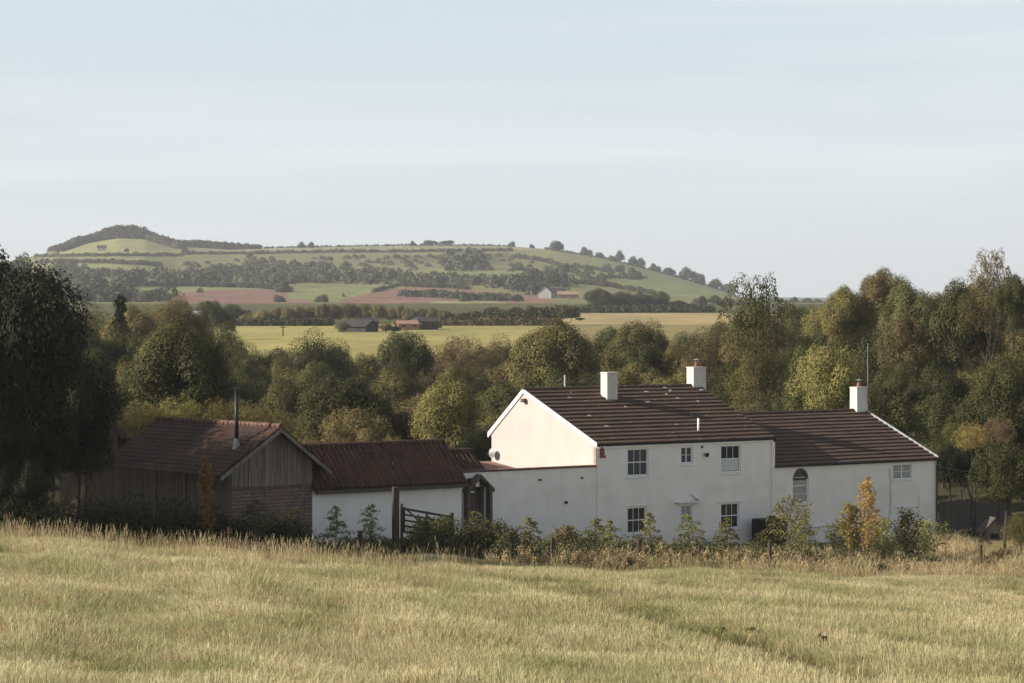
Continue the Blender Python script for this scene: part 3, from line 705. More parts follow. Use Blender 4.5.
# ------------------------------------------------------------------ timber barn with its gable to the meadow
bG = -.9
gx, gz = onf(279.5, 427, bG); e1x, e1z = onf(330, 470, bG); e0x, e0z = onf(219, 476, bG)
slR = (gz-e1z)/(e1x-gx); slL = (gz-e0z)/(gx-e0x)
ble, _ = onside(157, 414, gx); bend = min(ble, 22)
BN = building('timber_barn', gx, bG, -12.6, 'grey weathered timber barn with broad clay-tiled roof, brick footing and black flue', 'barn')
wl, wr = onf(228, 480, bG+.45)[0], onf(312, 480, bG+.45)[0]
bW = bG+.45
_, zbr = onf(270, 486.5, bW)
p = Part(BN)
zl_ = gz-slL*(gx-wl)-.15; zr_ = gz-slR*(wr-gx)-.15
nb_ = 26; bwid = (wr-wl)/nb_
for i in range(nb_):
    x0 = wl+i*bwid; x1 = x0+bwid-.012; zt = lambda x: (gz-slL*(gx-x) if x < gx else gz-slR*(x-gx))-.14
    j = random.uniform(-.012, .012)
    if x0 < gx < x1: poly = [(x0, zbr+.03), (x1, zbr+.03), (x1, zt(x1)), (gx, gz-.14), (x0, zt(x0))]
    else: poly = [(x0, zbr+.03), (x1, zbr+.03), (x1, zt(x1)), (x0, zt(x0))]
    p.prism_y(poly, bW-.03+j, bW+.05)
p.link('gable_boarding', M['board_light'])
Part(BN).box(wl-.06, wl+.12, bW-.10, bW+.1, GZ, zl_).link('corner_post', M['board'])
p = Part(BN); xq = wl+1.2; p.box(xq-.07, xq+.07, bW-.07, bW-.031, zbr+.05, gz-slL*(gx-xq)-.3); p.link('stud', M['board_light'])
Part(BN).box(wl, wr+.02, bW-.06, bW+.05, zbr-.06, zbr+.028).link('sill_beam', M['beam'])
p = Part(BN); p.box(wl+.02, wr, bW+.001, bW+.3, GZ, zbr-.062); p.link('brick_wall', M['brick'])
p = Part(BN); nbl = 60
b0_, b1_ = bW+.06, bend-.3
for i in range(nbl):
    y0 = b0_+(b1_-b0_)*i/nbl; j = random.uniform(-.014, .014); p.box(wl-.03+j, wl+.04, y0, y0+(b1_-b0_)/nbl-.012, GZ, zl_-.02)
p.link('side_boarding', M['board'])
for t in (.36, .62):
    y0 = b0_+(b1_-b0_)*t; Part(BN).box(wl-.1, wl-.05, y0-.1, y0+.1, GZ, zl_-.05).link('post', M['beam'])
p = Part(BN); p.box(wr-.1, wr, b0_, b1_, GZ, zr_-.05); p.box(wl+.1, wr-.11, b1_-.1, b1_, GZ, zl_); p.link('rear_walls', M['board'])
rb0, rb1 = bG-.12, bend
oe = .25
lo_l = (e0x-oe*0, gz-slL*(gx-e0x)); lo_r = (e1x, gz-slR*(e1x-gx))
p = Part(BN); pantile_roof(p, lo_l, (gx, gz), rb0, rb1, period=.22, amp=.022, rows=13, axis='b', step=.035)
pantile_roof(p, lo_r, (gx, gz), rb0, rb1, period=.22, amp=.022, rows=13, axis='b', step=.035)
brf = p.link('roof', M['oldtile'])
p = Part(BN); slab(p, lo_l, (gx, gz), rb0+.02, rb1-.02, .05, 'b', -.05); slab(p, lo_r, (gx, gz), rb0+.02, rb1-.02, .05, 'b', -.05); p.link('roof_boarding', M['beam'], brf)
p = Part(BN)
for i in range(30): y0 = rb0+(rb1-rb0)*i/30; p.tube([(gx, y0, gz+.04), (gx, y0+(rb1-rb0)/30-.03, gz+.06)], .14, .12, 8)
p.link('ridge_tiles', M['ridge'], brf)
for sg, e in ((-1, lo_l), (1, lo_r)):
    p = Part(BN); q_ = [(e[0], e[1]-.04), (gx, gz-.04), (gx, gz-.26), (e[0], e[1]-.26)]
    p.prism_y(q_, rb0-.05-.002*sg, rb0+.018); p.link('bargeboard', M['board_light'], brf)
# flue on the left slope
best = None
for b in np.linspace(bG, 8, 300):
    a, z = onf(236.5, 447, b); zz = gz-slL*(gx-a)
    if best is None or abs(z-zz) < best[0]: best = (abs(z-zz), a, b, zz)
_, fa, fb, fz = best; _, fzt = onf(236.5, 391, fb)
p = Part(BN); p.tube([(fa, fb, fz-.2), (fa, fb, fzt)], .105, .10, 12)
fl = p.link('flue', M['black'], smooth=True)
Part(BN).tube([(fa, fb, fz-.15), (fa, fb, fz+.4)], .22, .11, 12).link('flue_collar', M['metal'], fl)
Part(BN).tube([(fa, fb, fzt+.1), (fa, fb, fzt+.16)], .2, .1, 12).tube([(fa, fb, fzt), (fa, fb, fzt+.1)], .04, .04, 6).link('flue_cap', M['black'], fl)
# dark tiled outbuilding left of the barn and boarded fence
oa, ob = wl-1.5, 14.5
OB = building('tiled_outbuilding', oa-3, ob, -12.8, 'small dark tiled outbuilding in deep shade under the big left-hand tree', 'outbuilding')
_, zo1 = onf(110, 436, ob-3); _, zo0 = onf(110, 404, ob)
oa0, oa1 = onf(88, 420, ob)[0], onf(129, 436, ob-3)[0]
p = Part(OB); p.prism_x([(ob-3, GZ), (ob+3, GZ), (ob+3, zo1), (ob, zo0-.1), (ob-3, zo1)], oa0, oa1-.1); p.link('wall', M['post'])
p = Part(OB); pantile_roof(p, (ob-3.3, zo1-.15), (ob, zo0), oa0, oa1, rows=9); pantile_roof(p, (ob+3.3, zo1-.15), (ob, zo0), oa0, oa1, rows=9); p.link('roof', M['pantile'])
def boardfence(name, x0, y0, x1, y1, zb, zt, label):
    L = math.hypot(x1-x0, y1-y0); an = math.atan2(y1-y0, x1-x0)
    e = empty(name, (x0, y0, zb), an); tag(e, label, 'fence')
    m = MB(); n = int(L/.15)
    for i in range(n): m.box(i*L/n, (i+1)*L/n-.012, -.012+random.uniform(-.01, .01), .015, 0, zt-zb+random.uniform(-.03, .03))
    m.build('boarding', M['board'], e)
    for i in range(3): m = MB().box(L*i/2-.06, L*i/2+.06, -.1, -.03, 0, zt-zb+.12); m.build('post', M['beam'], e)
    for h in (.3, zt-zb-.4): MB().box(0, L, .02, .07, h, h+.1).build('rail', M['beam'], e)
x0, y0, _ = P(68, 500, 163); x1, y1, _ = P(125, 500, 160)
boardfence('board_fence', x0, y0, x1, y1, -13, (HR-464)/F*161, 'weathered grey board fence left of the timber barn in deep shade')
x0, y0, _ = P(940, 500, 175.5); x1, y1, _ = P(1010, 500, 181)
boardfence('plank_fence', x0, y0, x1, y1, -14.3, (HR-499)/F*178, 'dark upright plank fence in shade past the wing downpipe')
# kennel
kx, ky = XY(993, 171), 171.0; kz = zg(kx, ky)
K = empty('dog_kennel', (kx, ky, kz), .15); tag(K, 'tiny pitched-roof kennel with a black opening under the glossy bush', 'kennel')
kz1 = (HR-530)/F*171-kz; kt = (HR-517)/F*171-kz
MB().prism_y([(-.62, 0), (-.26, 0), (-.26, kz1*.7), (.3, kz1*.7), (.3, 0), (.62, 0), (.62, kz1), (0, kt-.08), (-.62, kz1)], -.5, .6).build('walls', M['board_light'], K)
for s in (-1, 1): MB().prism_y([(s*.8, kz1-.12), (0, kt), (0, kt-.1), (s*.8, kz1-.22)], -.6, .7).build('roof_side', M['board'], K)
MB().box(-.25, .29, -.35, -.3, 0, kz1*.69).build('opening_back', M['dark'], K)
# oil tank beside the house
ta, tz = onf(770, 517, -1.0); tx, ty = W(ta, -1.0); tzb = zg(tx, ty)
T = empty('oil_tank', (tx, ty, tzb), TH); tag(T, 'squat black ribbed oil tank against the white wall beside the lower window', 'oil tank')
m = MB(); hh = tz-tzb
m.box(-.9, .9, -.5, .5, .15, hh-.08)
for i in range(6): m.box(-.85+i*.3, -.70+i*.3, -.54, .54, .2, hh-.12)
m.build('tank_body', M['black'], T, bevel=.03)
MB().tube([(.2, 0, hh-.09), (.2, 0, hh+.05)], .22, .2, 12).build('filler_cap', M['black'], T)
for s in (-.6, .6): MB().box(s-.15, s+.15, -.5, .5, -.3, .149).build('foot_block', M['brick'], T)

# ------------------------------------------------------------------ gate and fence posts in the hedge line
def post(px, rtop, Y, wdt, label, mat='post', group='rough posts of the hedge-side fence', rbot=None, lean=0.0):
    x = XY(px, Y); z0 = zg(x, Y)-.2; zt = (HR-rtop)/F*Y
    m = MB(); r = wdt/2; n = 5
    pts = [(lean*(k/n), 0, (zt-z0)*k/n) for k in range(n+1)]
    m.tube(pts, r, r*.9, 7)
    o = m.build('fence_post', M[mat]); o.location = (x, Y, z0); o.rotation_euler = (0, 0, random.uniform(0, 3)); tag(o, label, 'post', group)
post(552.5, 538, 139.0, .24, 'dark stubby post in the undergrowth left of the feathery twin saplings')
post(639, 539, 139.2, .24, 'dark stubby post standing directly below the ground-floor left sash window')
post(360, 531, 139.5, .26, 'stout dark post stump in front of the shed, left of the gate')
post(700, 545, 140.5, .14, 'thin leaning post among tall weeds left of the ground-floor right sash window', lean=.02)
post(770, 541, 141, .16, 'short dark post in the weeds below the black oil tank')
post(981.5, 545, 148, .16, 'grey weathered post alone in long grass at the far right')
post(228, 527, 131, .14, 'thin reddish stake poking above the grass before the brick footing', 'redpost')
post(401.5, 504, 142.6, .15, 'narrow hinge post of the field gate beside the tall gatepost', lean=.02)
post(452, 513, 144.5, .20, 'short thick latch post at the right-hand end of the field gate')
x = XY(395.5, 142); zt = (HR-487)/F*142
m = MB().box(-.15, .15, -.15, .15, 0, zt+12.9); g_ = m.build('gatepost', M['post'], bevel=.03); g_.location = (x, 142, -12.9); g_.rotation_euler = (0, 0, .3)
tag(g_, 'tall square brown gatepost standing in front of the white shed', 'gatepost')
gx0, gy0 = XY(404, 142.6), 142.6; gx1, gy1 = XY(450, 144.5), 144.5
GL = math.hypot(gx1-gx0, gy1-gy0); gt = empty('field_gate', (gx0, gy0, -12.75), math.atan2(gy1-gy0, gx1-gx0)); tag(gt, 'sagging five-bar wooden field gate between hedge saplings and white shed', 'gate')
z0t = (HR-509)/F*142.6+12.75; z1t = (HR-517)/F*144.5+12.75
for k in range(5):
    d = k*.27; h_ = .055 if k == 0 else .045
    m = MB(); m.add([(0, -.03, z0t-d-h_), (GL, -.03, z1t-d-h_), (GL, -.03, z1t-d+h_), (0, -.03, z0t-d+h_), (0, .03, z0t-d-h_), (GL, .03, z1t-d-h_), (GL, .03, z1t-d+h_), (0, .03, z0t-d+h_)],
        [(0, 1, 2, 3), (4, 7, 6, 5), (0, 4, 5, 1), (1, 5, 6, 2), (2, 6, 7, 3), (3, 7, 4, 0)]); m.build('bar', M['post'], gt)
def brace(xa, za, xb, zb_):
    h_ = .045; m = MB(); m.add([(xa, -.06, za-h_), (xb, -.06, zb_-h_), (xb, -.06, zb_+h_), (xa, -.06, za+h_), (xa, -.032, za-h_), (xb, -.032, zb_-h_), (xb, -.032, zb_+h_), (xa, -.032, za+h_)],
        [(0, 1, 2, 3), (4, 7, 6, 5), (0, 4, 5, 1), (1, 5, 6, 2), (2, 6, 7, 3), (3, 7, 4, 0)]); m.build('brace', M['post'], gt)
brace(.08, z0t, GL*.5, z0t-1.05); brace(GL*.5, z1t+.1, GL*.98, z1t-1.0)
for xx, zz in ((.04, z0t), (GL*.5, (z0t+z1t)/2), (GL-.04, z1t)): MB().box(xx-.045, xx+.045, -.031+.062, .07, zz-1.15, zz+.08).build('stile', M['post'], gt)
# overhead cable from the wing to the right
c0 = W(A2, .5, ZW-.4); c1 = (XY(1080, 160), 160.0, (HR-474)/F*160)
m = MB(); n = 16
for k_, dz in ((0, 0),):
    m.tube([(c0[0]+(c1[0]-c0[0])*t, c0[1]+(c1[1]-c0[1])*t, c0[2]+(c1[2]-c0[2])*t-.35*math.sin(math.pi*t)) for t in np.linspace(0, 1, n)], .012, .012, 5)
o = m.build('overhead_cable', M['black']); tag(o, 'thin black cable slung from the wing corner across the right-hand bush', 'cable')

# ------------------------------------------------------------------ far farm buildings
def farhouse(name, px, rbase, Y, wid, dep, he, hr, rz, wallm, roofm, label, cat='house', nwin=2, gable=False, group='distant farm buildings'):
    x = XY(px, Y); z = (HR-rbase)/F*Y; e = empty(name, (x, Y, z), rz); tag(e, label, cat, group)
    m = MB(); m.prism_x([(-dep/2, -4), (dep/2, -4), (dep/2, he), (0, hr), (-dep/2, he)], -wid/2, wid/2); m.build('walls', M[wallm], e)
    s = (hr-he)/(dep/2)
    m = MB(); 
    for sg in (-1, 1): m.add([(-wid/2-.3, sg*(dep/2+.4), he-.4*s+.1), (wid/2+.3, sg*(dep/2+.4), he-.4*s+.1), (wid/2+.3, 0, hr+.1), (-wid/2-.3, 0, hr+.1), (-wid/2-.3, sg*(dep/2+.4), he-.4*s+.3), (wid/2+.3, sg*(dep/2+.4), he-.4*s+.3), (wid/2+.3, 0, hr+.32), (-wid/2-.3, 0, hr+.32)],
        [(0, 1, 2, 3), (4, 7, 6, 5), (0, 4, 5, 1), (1, 5, 6, 2), (2, 6, 7, 3), (3, 7, 4, 0)])
    m.build('roof', M[roofm], e)
    for i in range(nwin):
        xx = -wid/2+wid*(i+.5)/nwin; MB().box(xx-.5, xx+.5, -dep/2-.06, -dep/2-.01, he*.35, he*.75).build('window', M['glass'], e)
    return e
farhouse('slate_barn', 358, 332, 760, 8.2, 6, 1.4, 2.7, -.5, 'slate', 'slate', 'grey slate farm building at the far edge of the middle field, white mark on wall', 'barn')
o = bpy.data.objects.new('x', None); bpy.data.objects.remove(o)
farhouse('long_barn', 366, 331, 775, 5.5, 6, 2.2, 3.0, .2, 'slate', 'slate', 'dark flat-fronted shed right against the grey slate farm building', 'barn')
e = farhouse('brick_cottage', 409, 328, 800, 6, 5, 1.0, 1.7, .1, 'farbrick', 'farbrick', 'low orange brick cottage beside the white gable in the far field', 'cottage')
farhouse('white_bungalow', 419, 329, 805, 4, 7, 1.9, 3.4, 1.45, 'farwhite', 'slate', 'small house with bright white gable beside the orange brick cottage', 'cottage')
farhouse('wooden_shed', 428, 330, 800, 5, 4, 2.2, 3.1, .1, 'slate', 'slate', 'brown-grey shed right of the bright white gable across the field', 'shed')
x, y, z = surfpt(552, 298, 1700, 2600)
farhouse('white_hill_farm', 553, HR-F*z/y, y, 14, 7, 3.4, 6.0, .15, 'farwhite', 'slate', 'long white farmhouse among trees at the foot of the hill', 'farmhouse', 4)
farhouse('gabled_hill_house', 545, HR-F*z/y+.3, y-8, 5, 8, 3.6, 7.4, 1.5, 'farwhite', 'slate', 'white gabled house at the left end of the long white hill farmhouse', 'house')
farhouse('brown_hill_barn', 568, HR-F*z/y+.5, y-14, 13, 7, 2.4, 4.2, .0, 'farbrick', 'farbrick', 'low reddish barn right of the long white hill farmhouse', 'barn')
x, y, z = surfpt(102, 251.5, 2600, 3400)
farhouse('hilltop_farmhouse', 102, HR-F*z/y, y, 9, 7, 3.5, 6, .1, 'farwhite', 'slate', 'tiny white farmhouse below the wooded summit pasture', 'farmhouse')
farhouse('white_roofed_shed', 203, 319.5, 905, 12, 6, 1.2, 2.2, .1, 'farbrick', 'farwhite', 'low white-roofed shed among trees at the left edge of the middle field', 'shed')
for px, r0, r1, Y, lb in ((284, 336, 329, 700, 'leftmost'), (283, 330, 326, 850, 'second'), (0, 0, 0, 0, '')):
    pass
px = 283; Y = 690; x = XY(px, Y); z = zg(x, Y); m = MB().tube([(0, 0, 0), (0, 0, 2.6)], .16, .13, 7).box(-.7, .7, -.08, .08, 2.1, 2.25); o = m.build('field_pole', M['post']); o.location = (x, Y, z-.1); tag(o, 'lone pole with crossbar in the middle of the yellow-green field', 'pole')
# ================================================================== VEGETATION
LM = {}
def leafcol(name, c, v=.35, trans=.13):
    c = np.array(c); LM[name] = mat_leaf('leaves_'+name, tuple(c*(1-v)), tuple(c), tuple(c*(1+v)*np.array([1.05, 1.0, .85])), trans)
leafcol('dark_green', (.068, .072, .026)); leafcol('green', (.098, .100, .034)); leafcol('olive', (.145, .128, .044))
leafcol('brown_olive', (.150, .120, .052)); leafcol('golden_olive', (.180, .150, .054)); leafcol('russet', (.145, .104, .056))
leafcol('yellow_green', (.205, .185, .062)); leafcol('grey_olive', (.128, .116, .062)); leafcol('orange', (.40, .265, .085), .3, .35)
leafcol('orange_shaded', (.24, .15, .055), .3, .3); leafcol('yellow', (.30, .24, .085), .3, .35); leafcol('black_green', (.022, .027, .012))  # the duller orange has the barn-side shade mixed into its leaf colour
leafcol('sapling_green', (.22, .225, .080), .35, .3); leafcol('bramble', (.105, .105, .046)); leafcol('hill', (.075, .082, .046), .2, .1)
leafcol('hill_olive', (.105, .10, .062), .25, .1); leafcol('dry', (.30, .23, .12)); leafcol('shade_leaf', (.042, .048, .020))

def quads(P_, Nn, size, r, el=1.5):
    """one leaf-shaped face per point"""
    n = len(P_); t = r.normal(size=(n, 3)); Nn = Nn/np.maximum(np.linalg.norm(Nn, axis=1, keepdims=True), 1e-6)
    u = np.cross(Nn, t); u /= np.maximum(np.linalg.norm(u, axis=1, keepdims=True), 1e-6); v = np.cross(Nn, u)
    s = (size*(.6+.8*r.random(n)))[:, None]/2 if np.isscalar(size) else (size)[:, None]/2
    a = P_-u*s*el; b = P_+v*s*.75; c = P_+u*s*el; d = P_-v*s*.75
    V = np.stack([a, b, c, d], 1).reshape(-1, 3); Q = np.arange(4*n).reshape(n, 4)
    return V, Q
def crown_points(r, lobes, per, squash=1.0, shell=.72, jit=.30, lo=.12, hi=1.0, top=1.0, rad=.5, lobr=(.13, .22)):
    """lobes: count; crown fits a unit height, unit width; returns points and normals"""
    Ps, Ns = [], []
    cz0 = (lo+hi)/2; hz = (hi-lo)/2
    # lobe centres on and in the ellipsoid
    k = 0
    while k < lobes:
        d = r.normal(size=3); d /= np.linalg.norm(d)
        rr = r.random()**.45
        lr = r.uniform(*lobr)
        c = np.array([d[0]*(rad-lr*.8)*rr, d[1]*(rad-lr*.8)*rr, cz0+d[2]*(hz-lr*.75)*rr])
        if d[2] < -.55 and r.random() < .6: continue
        w = 1.0-(max(0, (c[2]-cz0)/hz))**2*(1-top)
        c[:2] *= w
        m = int(per*(lr/.16)**2)
        q = r.normal(size=(m, 3)); q /= np.linalg.norm(q, axis=1, keepdims=True)
        q = q[q[:, 2] > -.55]
        rad_ = lr*(shell+(1-shell)*r.random((len(q), 1))**.5)*(1+np.clip(.10*r.normal(size=(len(q), 1)), -.2, .16))
        Ps.append(c+q*rad_*np.array([1, 1, squash])); nn = q+jit*r.normal(size=q.shape); nn[:, 2] += .35; Ns.append(nn)
        k += 1
    return np.concatenate(Ps), np.concatenate(Ns)
def trunk_mesh(h, rb, r, limbs=6, spread=.3, top=.6, name='trunk'):
    m = MB(); n = 6
    pts = [np.array([.02*math.sin(i*1.3), .02*math.cos(i*.9), h*top*i/n]) for i in range(n+1)]
    m.tube(pts, rb, rb*.35, 7)
    for i in range(limbs):
        a = 2*math.pi*i/limbs+r.uniform(-.4, .4); z0 = h*top*r.uniform(.3, .95); L = spread*r.uniform(.6, 1)
        p0 = np.array([0, 0, z0]); p1 = p0+np.array([math.cos(a)*L*.5, math.sin(a)*L*.5, L*.45*h]); p2 = p0+np.array([math.cos(a)*L, math.sin(a)*L, L*1.0*h])
        m.tube([p0, p1, p2], rb*.4, rb*.1, 5)
    me = bpy.data.meshes.new(name); me.from_pydata(m.v, [], m.f); me.materials.append(M['bark']); return me
PROTO = {}
def proto(name, seed, lobes, per, size, el=1.5, limbs=6, trunk=.03, **kw):
    r = np.random.default_rng(seed); p, n = crown_points(r, lobes, per, **kw)
    V, Q = quads(p, n, size, r, el); me = np_mesh('crown', V, Q); me.materials.append(LM['green'])
    PROTO[name] = (me, trunk_mesh(1.0, trunk, random.Random(seed), limbs, top=.75))
proto('round_a', 1, 46, 1249, 0.0151); proto('round_b', 2, 60, 1130, 0.0141, lobr=(.10, .18)); proto('round_c', 3, 38, 1398, 0.0156, lobr=(.13, .22))
proto('tall_a', 4, 50, 1130, 0.0151, top=.55); proto('tall_b', 5, 60, 1011, 0.0141, top=.4, lobr=(.09, .17))
proto('broad_a', 6, 70, 981, 0.0136, lobr=(.09, .16)); proto('fine_a', 7, 90, 981, 0.0106, lobr=(.08, .15), jit=.8); proto('fine_b', 8, 110, 892, 0.0101, lobr=(.07, .13), jit=.9, top=.7)
proto('feather_a', 13, 130, 386, 0.0131, lobr=(.05, .10), jit=1.0, top=.6, el=2.2)
proto('open_a', 9, 80, 455, 0.0154, lobr=(.05, .10), jit=.9, lo=.3); proto('small', 10, 16, 190, 0.048, lobr=(.16, .28), limbs=3, lo=0)
proto('small_b', 11, 18, 140, 0.050, lobr=(.13, .24), limbs=3, top=.7, lo=0)
# conifer: tiers of drooping fans
def conifer(seed):
    r = np.random.default_rng(seed); Ps, Ns = [], []
    for i in range(130):
        h = r.uniform(.08, .99); a = r.uniform(0, 2*math.pi); L = .5*(1-h)**.8*r.uniform(.7, 1.1)+.02
        t = r.random((60, 1)); d = np.array([math.cos(a), math.sin(a), -.35])
        p = np.array([0, 0, h])+d*L*t+r.normal(size=(60, 3))*np.array([.03, .03, .010]); Ps.append(p); n = r.normal(size=(60, 3))*.5; n[:, 2] += 1; Ns.append(n)
    V, Q = quads(np.concatenate(Ps), np.concatenate(Ns), .026, r); me = np_mesh('crown', V, Q); me.materials.append(LM['green'])
    PROTO['conifer'] = (me, trunk_mesh(1.0, .03, random.Random(seed), 0, top=.95))
conifer(12)

TREES = []
GW_ = 'trees of the wood behind the farm'
RATIO = dict(round=1.12, broad=.98, tall=1.35, fine=1.15, feather=1.15, open=1.9, conifer=2.2, small=1.1)
def tree(kind, px, top, wpx, Y, col, name='broadleaf_tree', label=None, group=None, base=None, cat='tree', hidden_trunk=False, rz=None, x=None, zt=None, wid=None, rat=None):
    x = XY(px, Y) if x is None else x
    z0 = zg(x, Y)-.15 if base is None else base
    zt = (HR-top)/F*Y if zt is None else zt
    wid = wpx/F*Y if wid is None else wid
    h = zt-z0
    if h < 1.0: z0 = zt-1.5*wid; h = zt-z0
    e = empty(name, (x, Y, z0), random.uniform(0, 6.28) if rz is None else rz)
    ratio = rat or RATIO.get(kind.split('_')[0], 1.15)*random.uniform(.92, 1.1); 
    if group == GW_ and Y < 600: wid = max(wid, min(.6*h, wid*1.35)); ch = min(h, max(wid*ratio, min(.74*h, 1.3*wid)))
    else: ch = min(h, wid*ratio) if Y < 600 else h
    me, tm = PROTO[kind]
    c = bpy.data.objects.new('crown', me); COL.objects.link(c); c.parent = e; c.material_slots[0].link = 'OBJECT'; c.material_slots[0].material = LM[col]
    c.scale = (wid, wid*random.uniform(.9, 1.1), ch); c.location = (0, 0, h-ch)
    if not hidden_trunk:
        t = bpy.data.objects.new('trunk', tm); COL.objects.link(t); t.parent = e; t.scale = (wid*.8, wid*.8, h*.98)
    tag(e, label, cat, group)
    TREES.append(dict(o=e, px=px, top=top, col=col, kind=kind, Y=Y, label=label, w=wpx))
    return e

# ---- named trees of the wood
GW_ = 'trees of the wood behind the farm'
named = [
 ('conifer', 121, 293, 46, 330, 'black_green', 'dark pointed conifer poking above the olive trees under the hill pasture', 'conifer'),
 ('round_a', 182, 320, 108, 205, 'green', 'big round dark-crowned tree right behind the timber barn ridge, casting shade'),
 ('fine_a', 180, 291, 50, 330, 'brown_olive', 'tall feathery grey-brown tree behind the big round dark-crowned tree'),
 ('round_b', 212, 299, 34, 640, 'dark_green', 'bluish round tree beside the white-roofed shed in the valley'),
 ('fine_a', 318, 328, 74, 330, 'dark_green', 'dense dark tree covering the near edge of the field below the slate building'),
 ('round_b', 405, 328, 48, 330, 'dark_green', 'round dark tree standing in front of the orange brick cottage'),
 ('fine_b', 460, 333, 78, 345, 'russet', 'reddish wispy thicket tree right of the round tree by the cottage'),
 ('fine_a', 500, 333, 66, 350, 'brown_olive', 'brown-olive thicket tree between the reddish thicket and the large olive oak'),
 ('round_a', 553, 319, 96, 300, 'olive', 'large olive oak whose crown cuts the left end of the tan field'),
 ('round_b', 638, 317, 70, 330, 'olive', 'rounded olive tree below the middle of the tan field'),
 ('fine_b', 716, 322, 60, 300, 'brown_olive', 'brown-olive tree behind the right-hand farmhouse chimney'),
 ('open_a', 755, 270, 56, 250, 'dark_green', 'tall open tree with sky between its top leaves, right of the far hill end'),
 ('fine_b', 757, 300, 60, 255, 'brown_olive', 'dull brown tree wrapped round the foot of the tall open tree'),
 ('round_a', 848, 285, 44, 300, 'olive', 'low domed tree on the wooded skyline, first left of the rusty dome'),
 ('round_c', 886, 267, 40, 300, 'brown_olive', 'rusty brown dome of a tree at the top of the wooded skyline'),
 ('broad_a', 910, 279, 62, 280, 'green', 'smooth green dome right below and right of the rusty skyline dome'),
 ('broad_a', 963, 275, 78, 240, 'dark_green', 'broad dark tree on the skyline left of the thin see-through tree'),
 ('open_a', 991, 246, 36, 235, 'brown_olive', 'thin see-through tree, tallest on the right-hand skyline'),
 ('fine_b', 988, 276, 50, 237, 'brown_olive', 'brownish twiggy tree wrapped round the foot of the thin see-through tree'),
 ('tall_b', 1013, 272, 36, 230, 'dark_green', 'narrow dark tree at the right frame edge beside the thin see-through tree'),
 ('tall_b', 905, 312, 50, 240, 'brown_olive', 'brown conical tree in the middle of the wooded bank above the wing chimney'),
 ('round_b', 830, 340, 62, 215, 'yellow_green', 'pale yellow-green tree left of the tall aerial on the wing chimney'),
 ('tall_a', 448, 378, 74, 190, 'yellow_green', 'bright yellow-green poplar-like tree rising over the red shed roof'),
 ('broad_a', 345, 372, 112, 195, 'dark_green', 'wide dark tree mass with pale leaf glints behind the shed ridge'),
 ('broad_a', 1008, 350, 60, 200, 'green', 'full green tree at the right edge above the autumn-coloured shrub'),
]
for t in named:
    kind, px, top, wd, Y, col, lb = t[:7]
    tree(kind, px, top, wd, Y, col, t[7] if len(t) > 7 else 'broadleaf_tree', lb, GW_)
# ---- the rest of the wood in rows, from the far edge to the back of the farm
TX = [-60, 0, 60, 100, 130, 180, 235, 250, 280, 315, 356, 375, 405, 440, 460, 512, 550, 600, 640, 690, 715, 760, 780, 820, 848, 885, 930, 960, 1000, 1024, 1100]
TT = [285, 285, 296, 303, 302, 298, 326, 342, 338, 333, 346, 352, 338, 346, 337, 334, 322, 323, 319, 321, 319, 302, 300, 298, 292, 280, 288, 282, 278, 280, 270]
names_col = {'dark_green': 'dark green', 'green': 'mid green', 'olive': 'olive', 'brown_olive': 'brown-olive', 'golden_olive': 'golden-olive', 'russet': 'russet', 'yellow_green': 'yellow-green', 'grey_olive': 'grey-olive', 'black_green': 'blackish'}
rows = [(360, 2, 52, 'far'), (310, 20, 56, 'fourth'), (262, 42, 62, 'middle'), (225, 66, 66, 'second'), (192, 96, 72, 'front')]
auto = []
rr = random.Random(41)
for Yr, dr, wd, rn in rows:
    px = -60+rr.uniform(0, 20)
    while px < 1090:
        w_ = wd*rr.uniform(.9, 1.45)
        tpx = float(np.interp(px, TX, TT)); right = max(0, min(1, (px-700)/200)); left = max(0, min(1, (220-px)/150))
        top = tpx+dr*(1+.1*right)+rr.uniform(-2, 7)
        y = Yr*rr.uniform(.96, 1.04)
        if rn == 'front' and (px < 190 or 295 < px < 470): top = 396+rr.uniform(-4, 12)
        if rn == 'front' and px > 900: y = 205
        bare = False
        if not bare:
            if px > 780: cs = ['olive', 'green', 'dark_green', 'green', 'green', 'olive', 'green', 'dark_green', 'brown_olive']
            elif px > 470: cs = ['olive', 'brown_olive', 'dark_green', 'grey_olive', 'golden_olive', 'green', 'olive', 'green']
            elif px > 230: cs = ['brown_olive', 'dark_green', 'green', 'olive', 'olive']
            else: cs = ['golden_olive', 'olive', 'dark_green', 'green']
            kd = rr.choice(['round_a', 'round_b', 'round_c', 'broad_a', 'broad_a', 'fine_a', 'fine_b', 'fine_a', 'round_b', 'feather_a', 'tall_b'])
            auto.append(tree(kd, px, top, w_, y, rr.choice(cs), group=GW_)); TREES[-1]['row'] = rn
        px += w_*rr.uniform(.5, .68)
zones = [(-900, 0, 'outside the left edge'), (0, 110, 'behind the big shaded tree'), (110, 230, 'behind the timber barn'), (230, 310, 'above the black flue'), (310, 400, 'behind the shed roof, left half'), (400, 492, 'behind the shed roof, right half'),
         (492, 600, 'above the cream gable'), (600, 700, 'between the farmhouse chimneys'), (700, 800, 'right of the farmhouse chimneys'), (800, 870, 'left of the tall aerial'), (870, 945, 'above the end of the wing'), (945, 2000, 'at the right edge')]
ordn = ['first', 'second', 'third', 'fourth', 'fifth', 'sixth', 'seventh', 'eighth', 'ninth', 'tenth', 'eleventh', 'twelfth']
byk = {}
for t in TREES:
    if t.get('row'):
        z = [z for z in zones if z[0] <= t['px'] < z[1]][0][2]; byk.setdefault((t['row'], z, t['col']), []).append(t)
rowph = {'far': 'farthest row', 'fourth': 'fourth row', 'middle': 'middle row', 'second': 'second row', 'front': 'front row'}
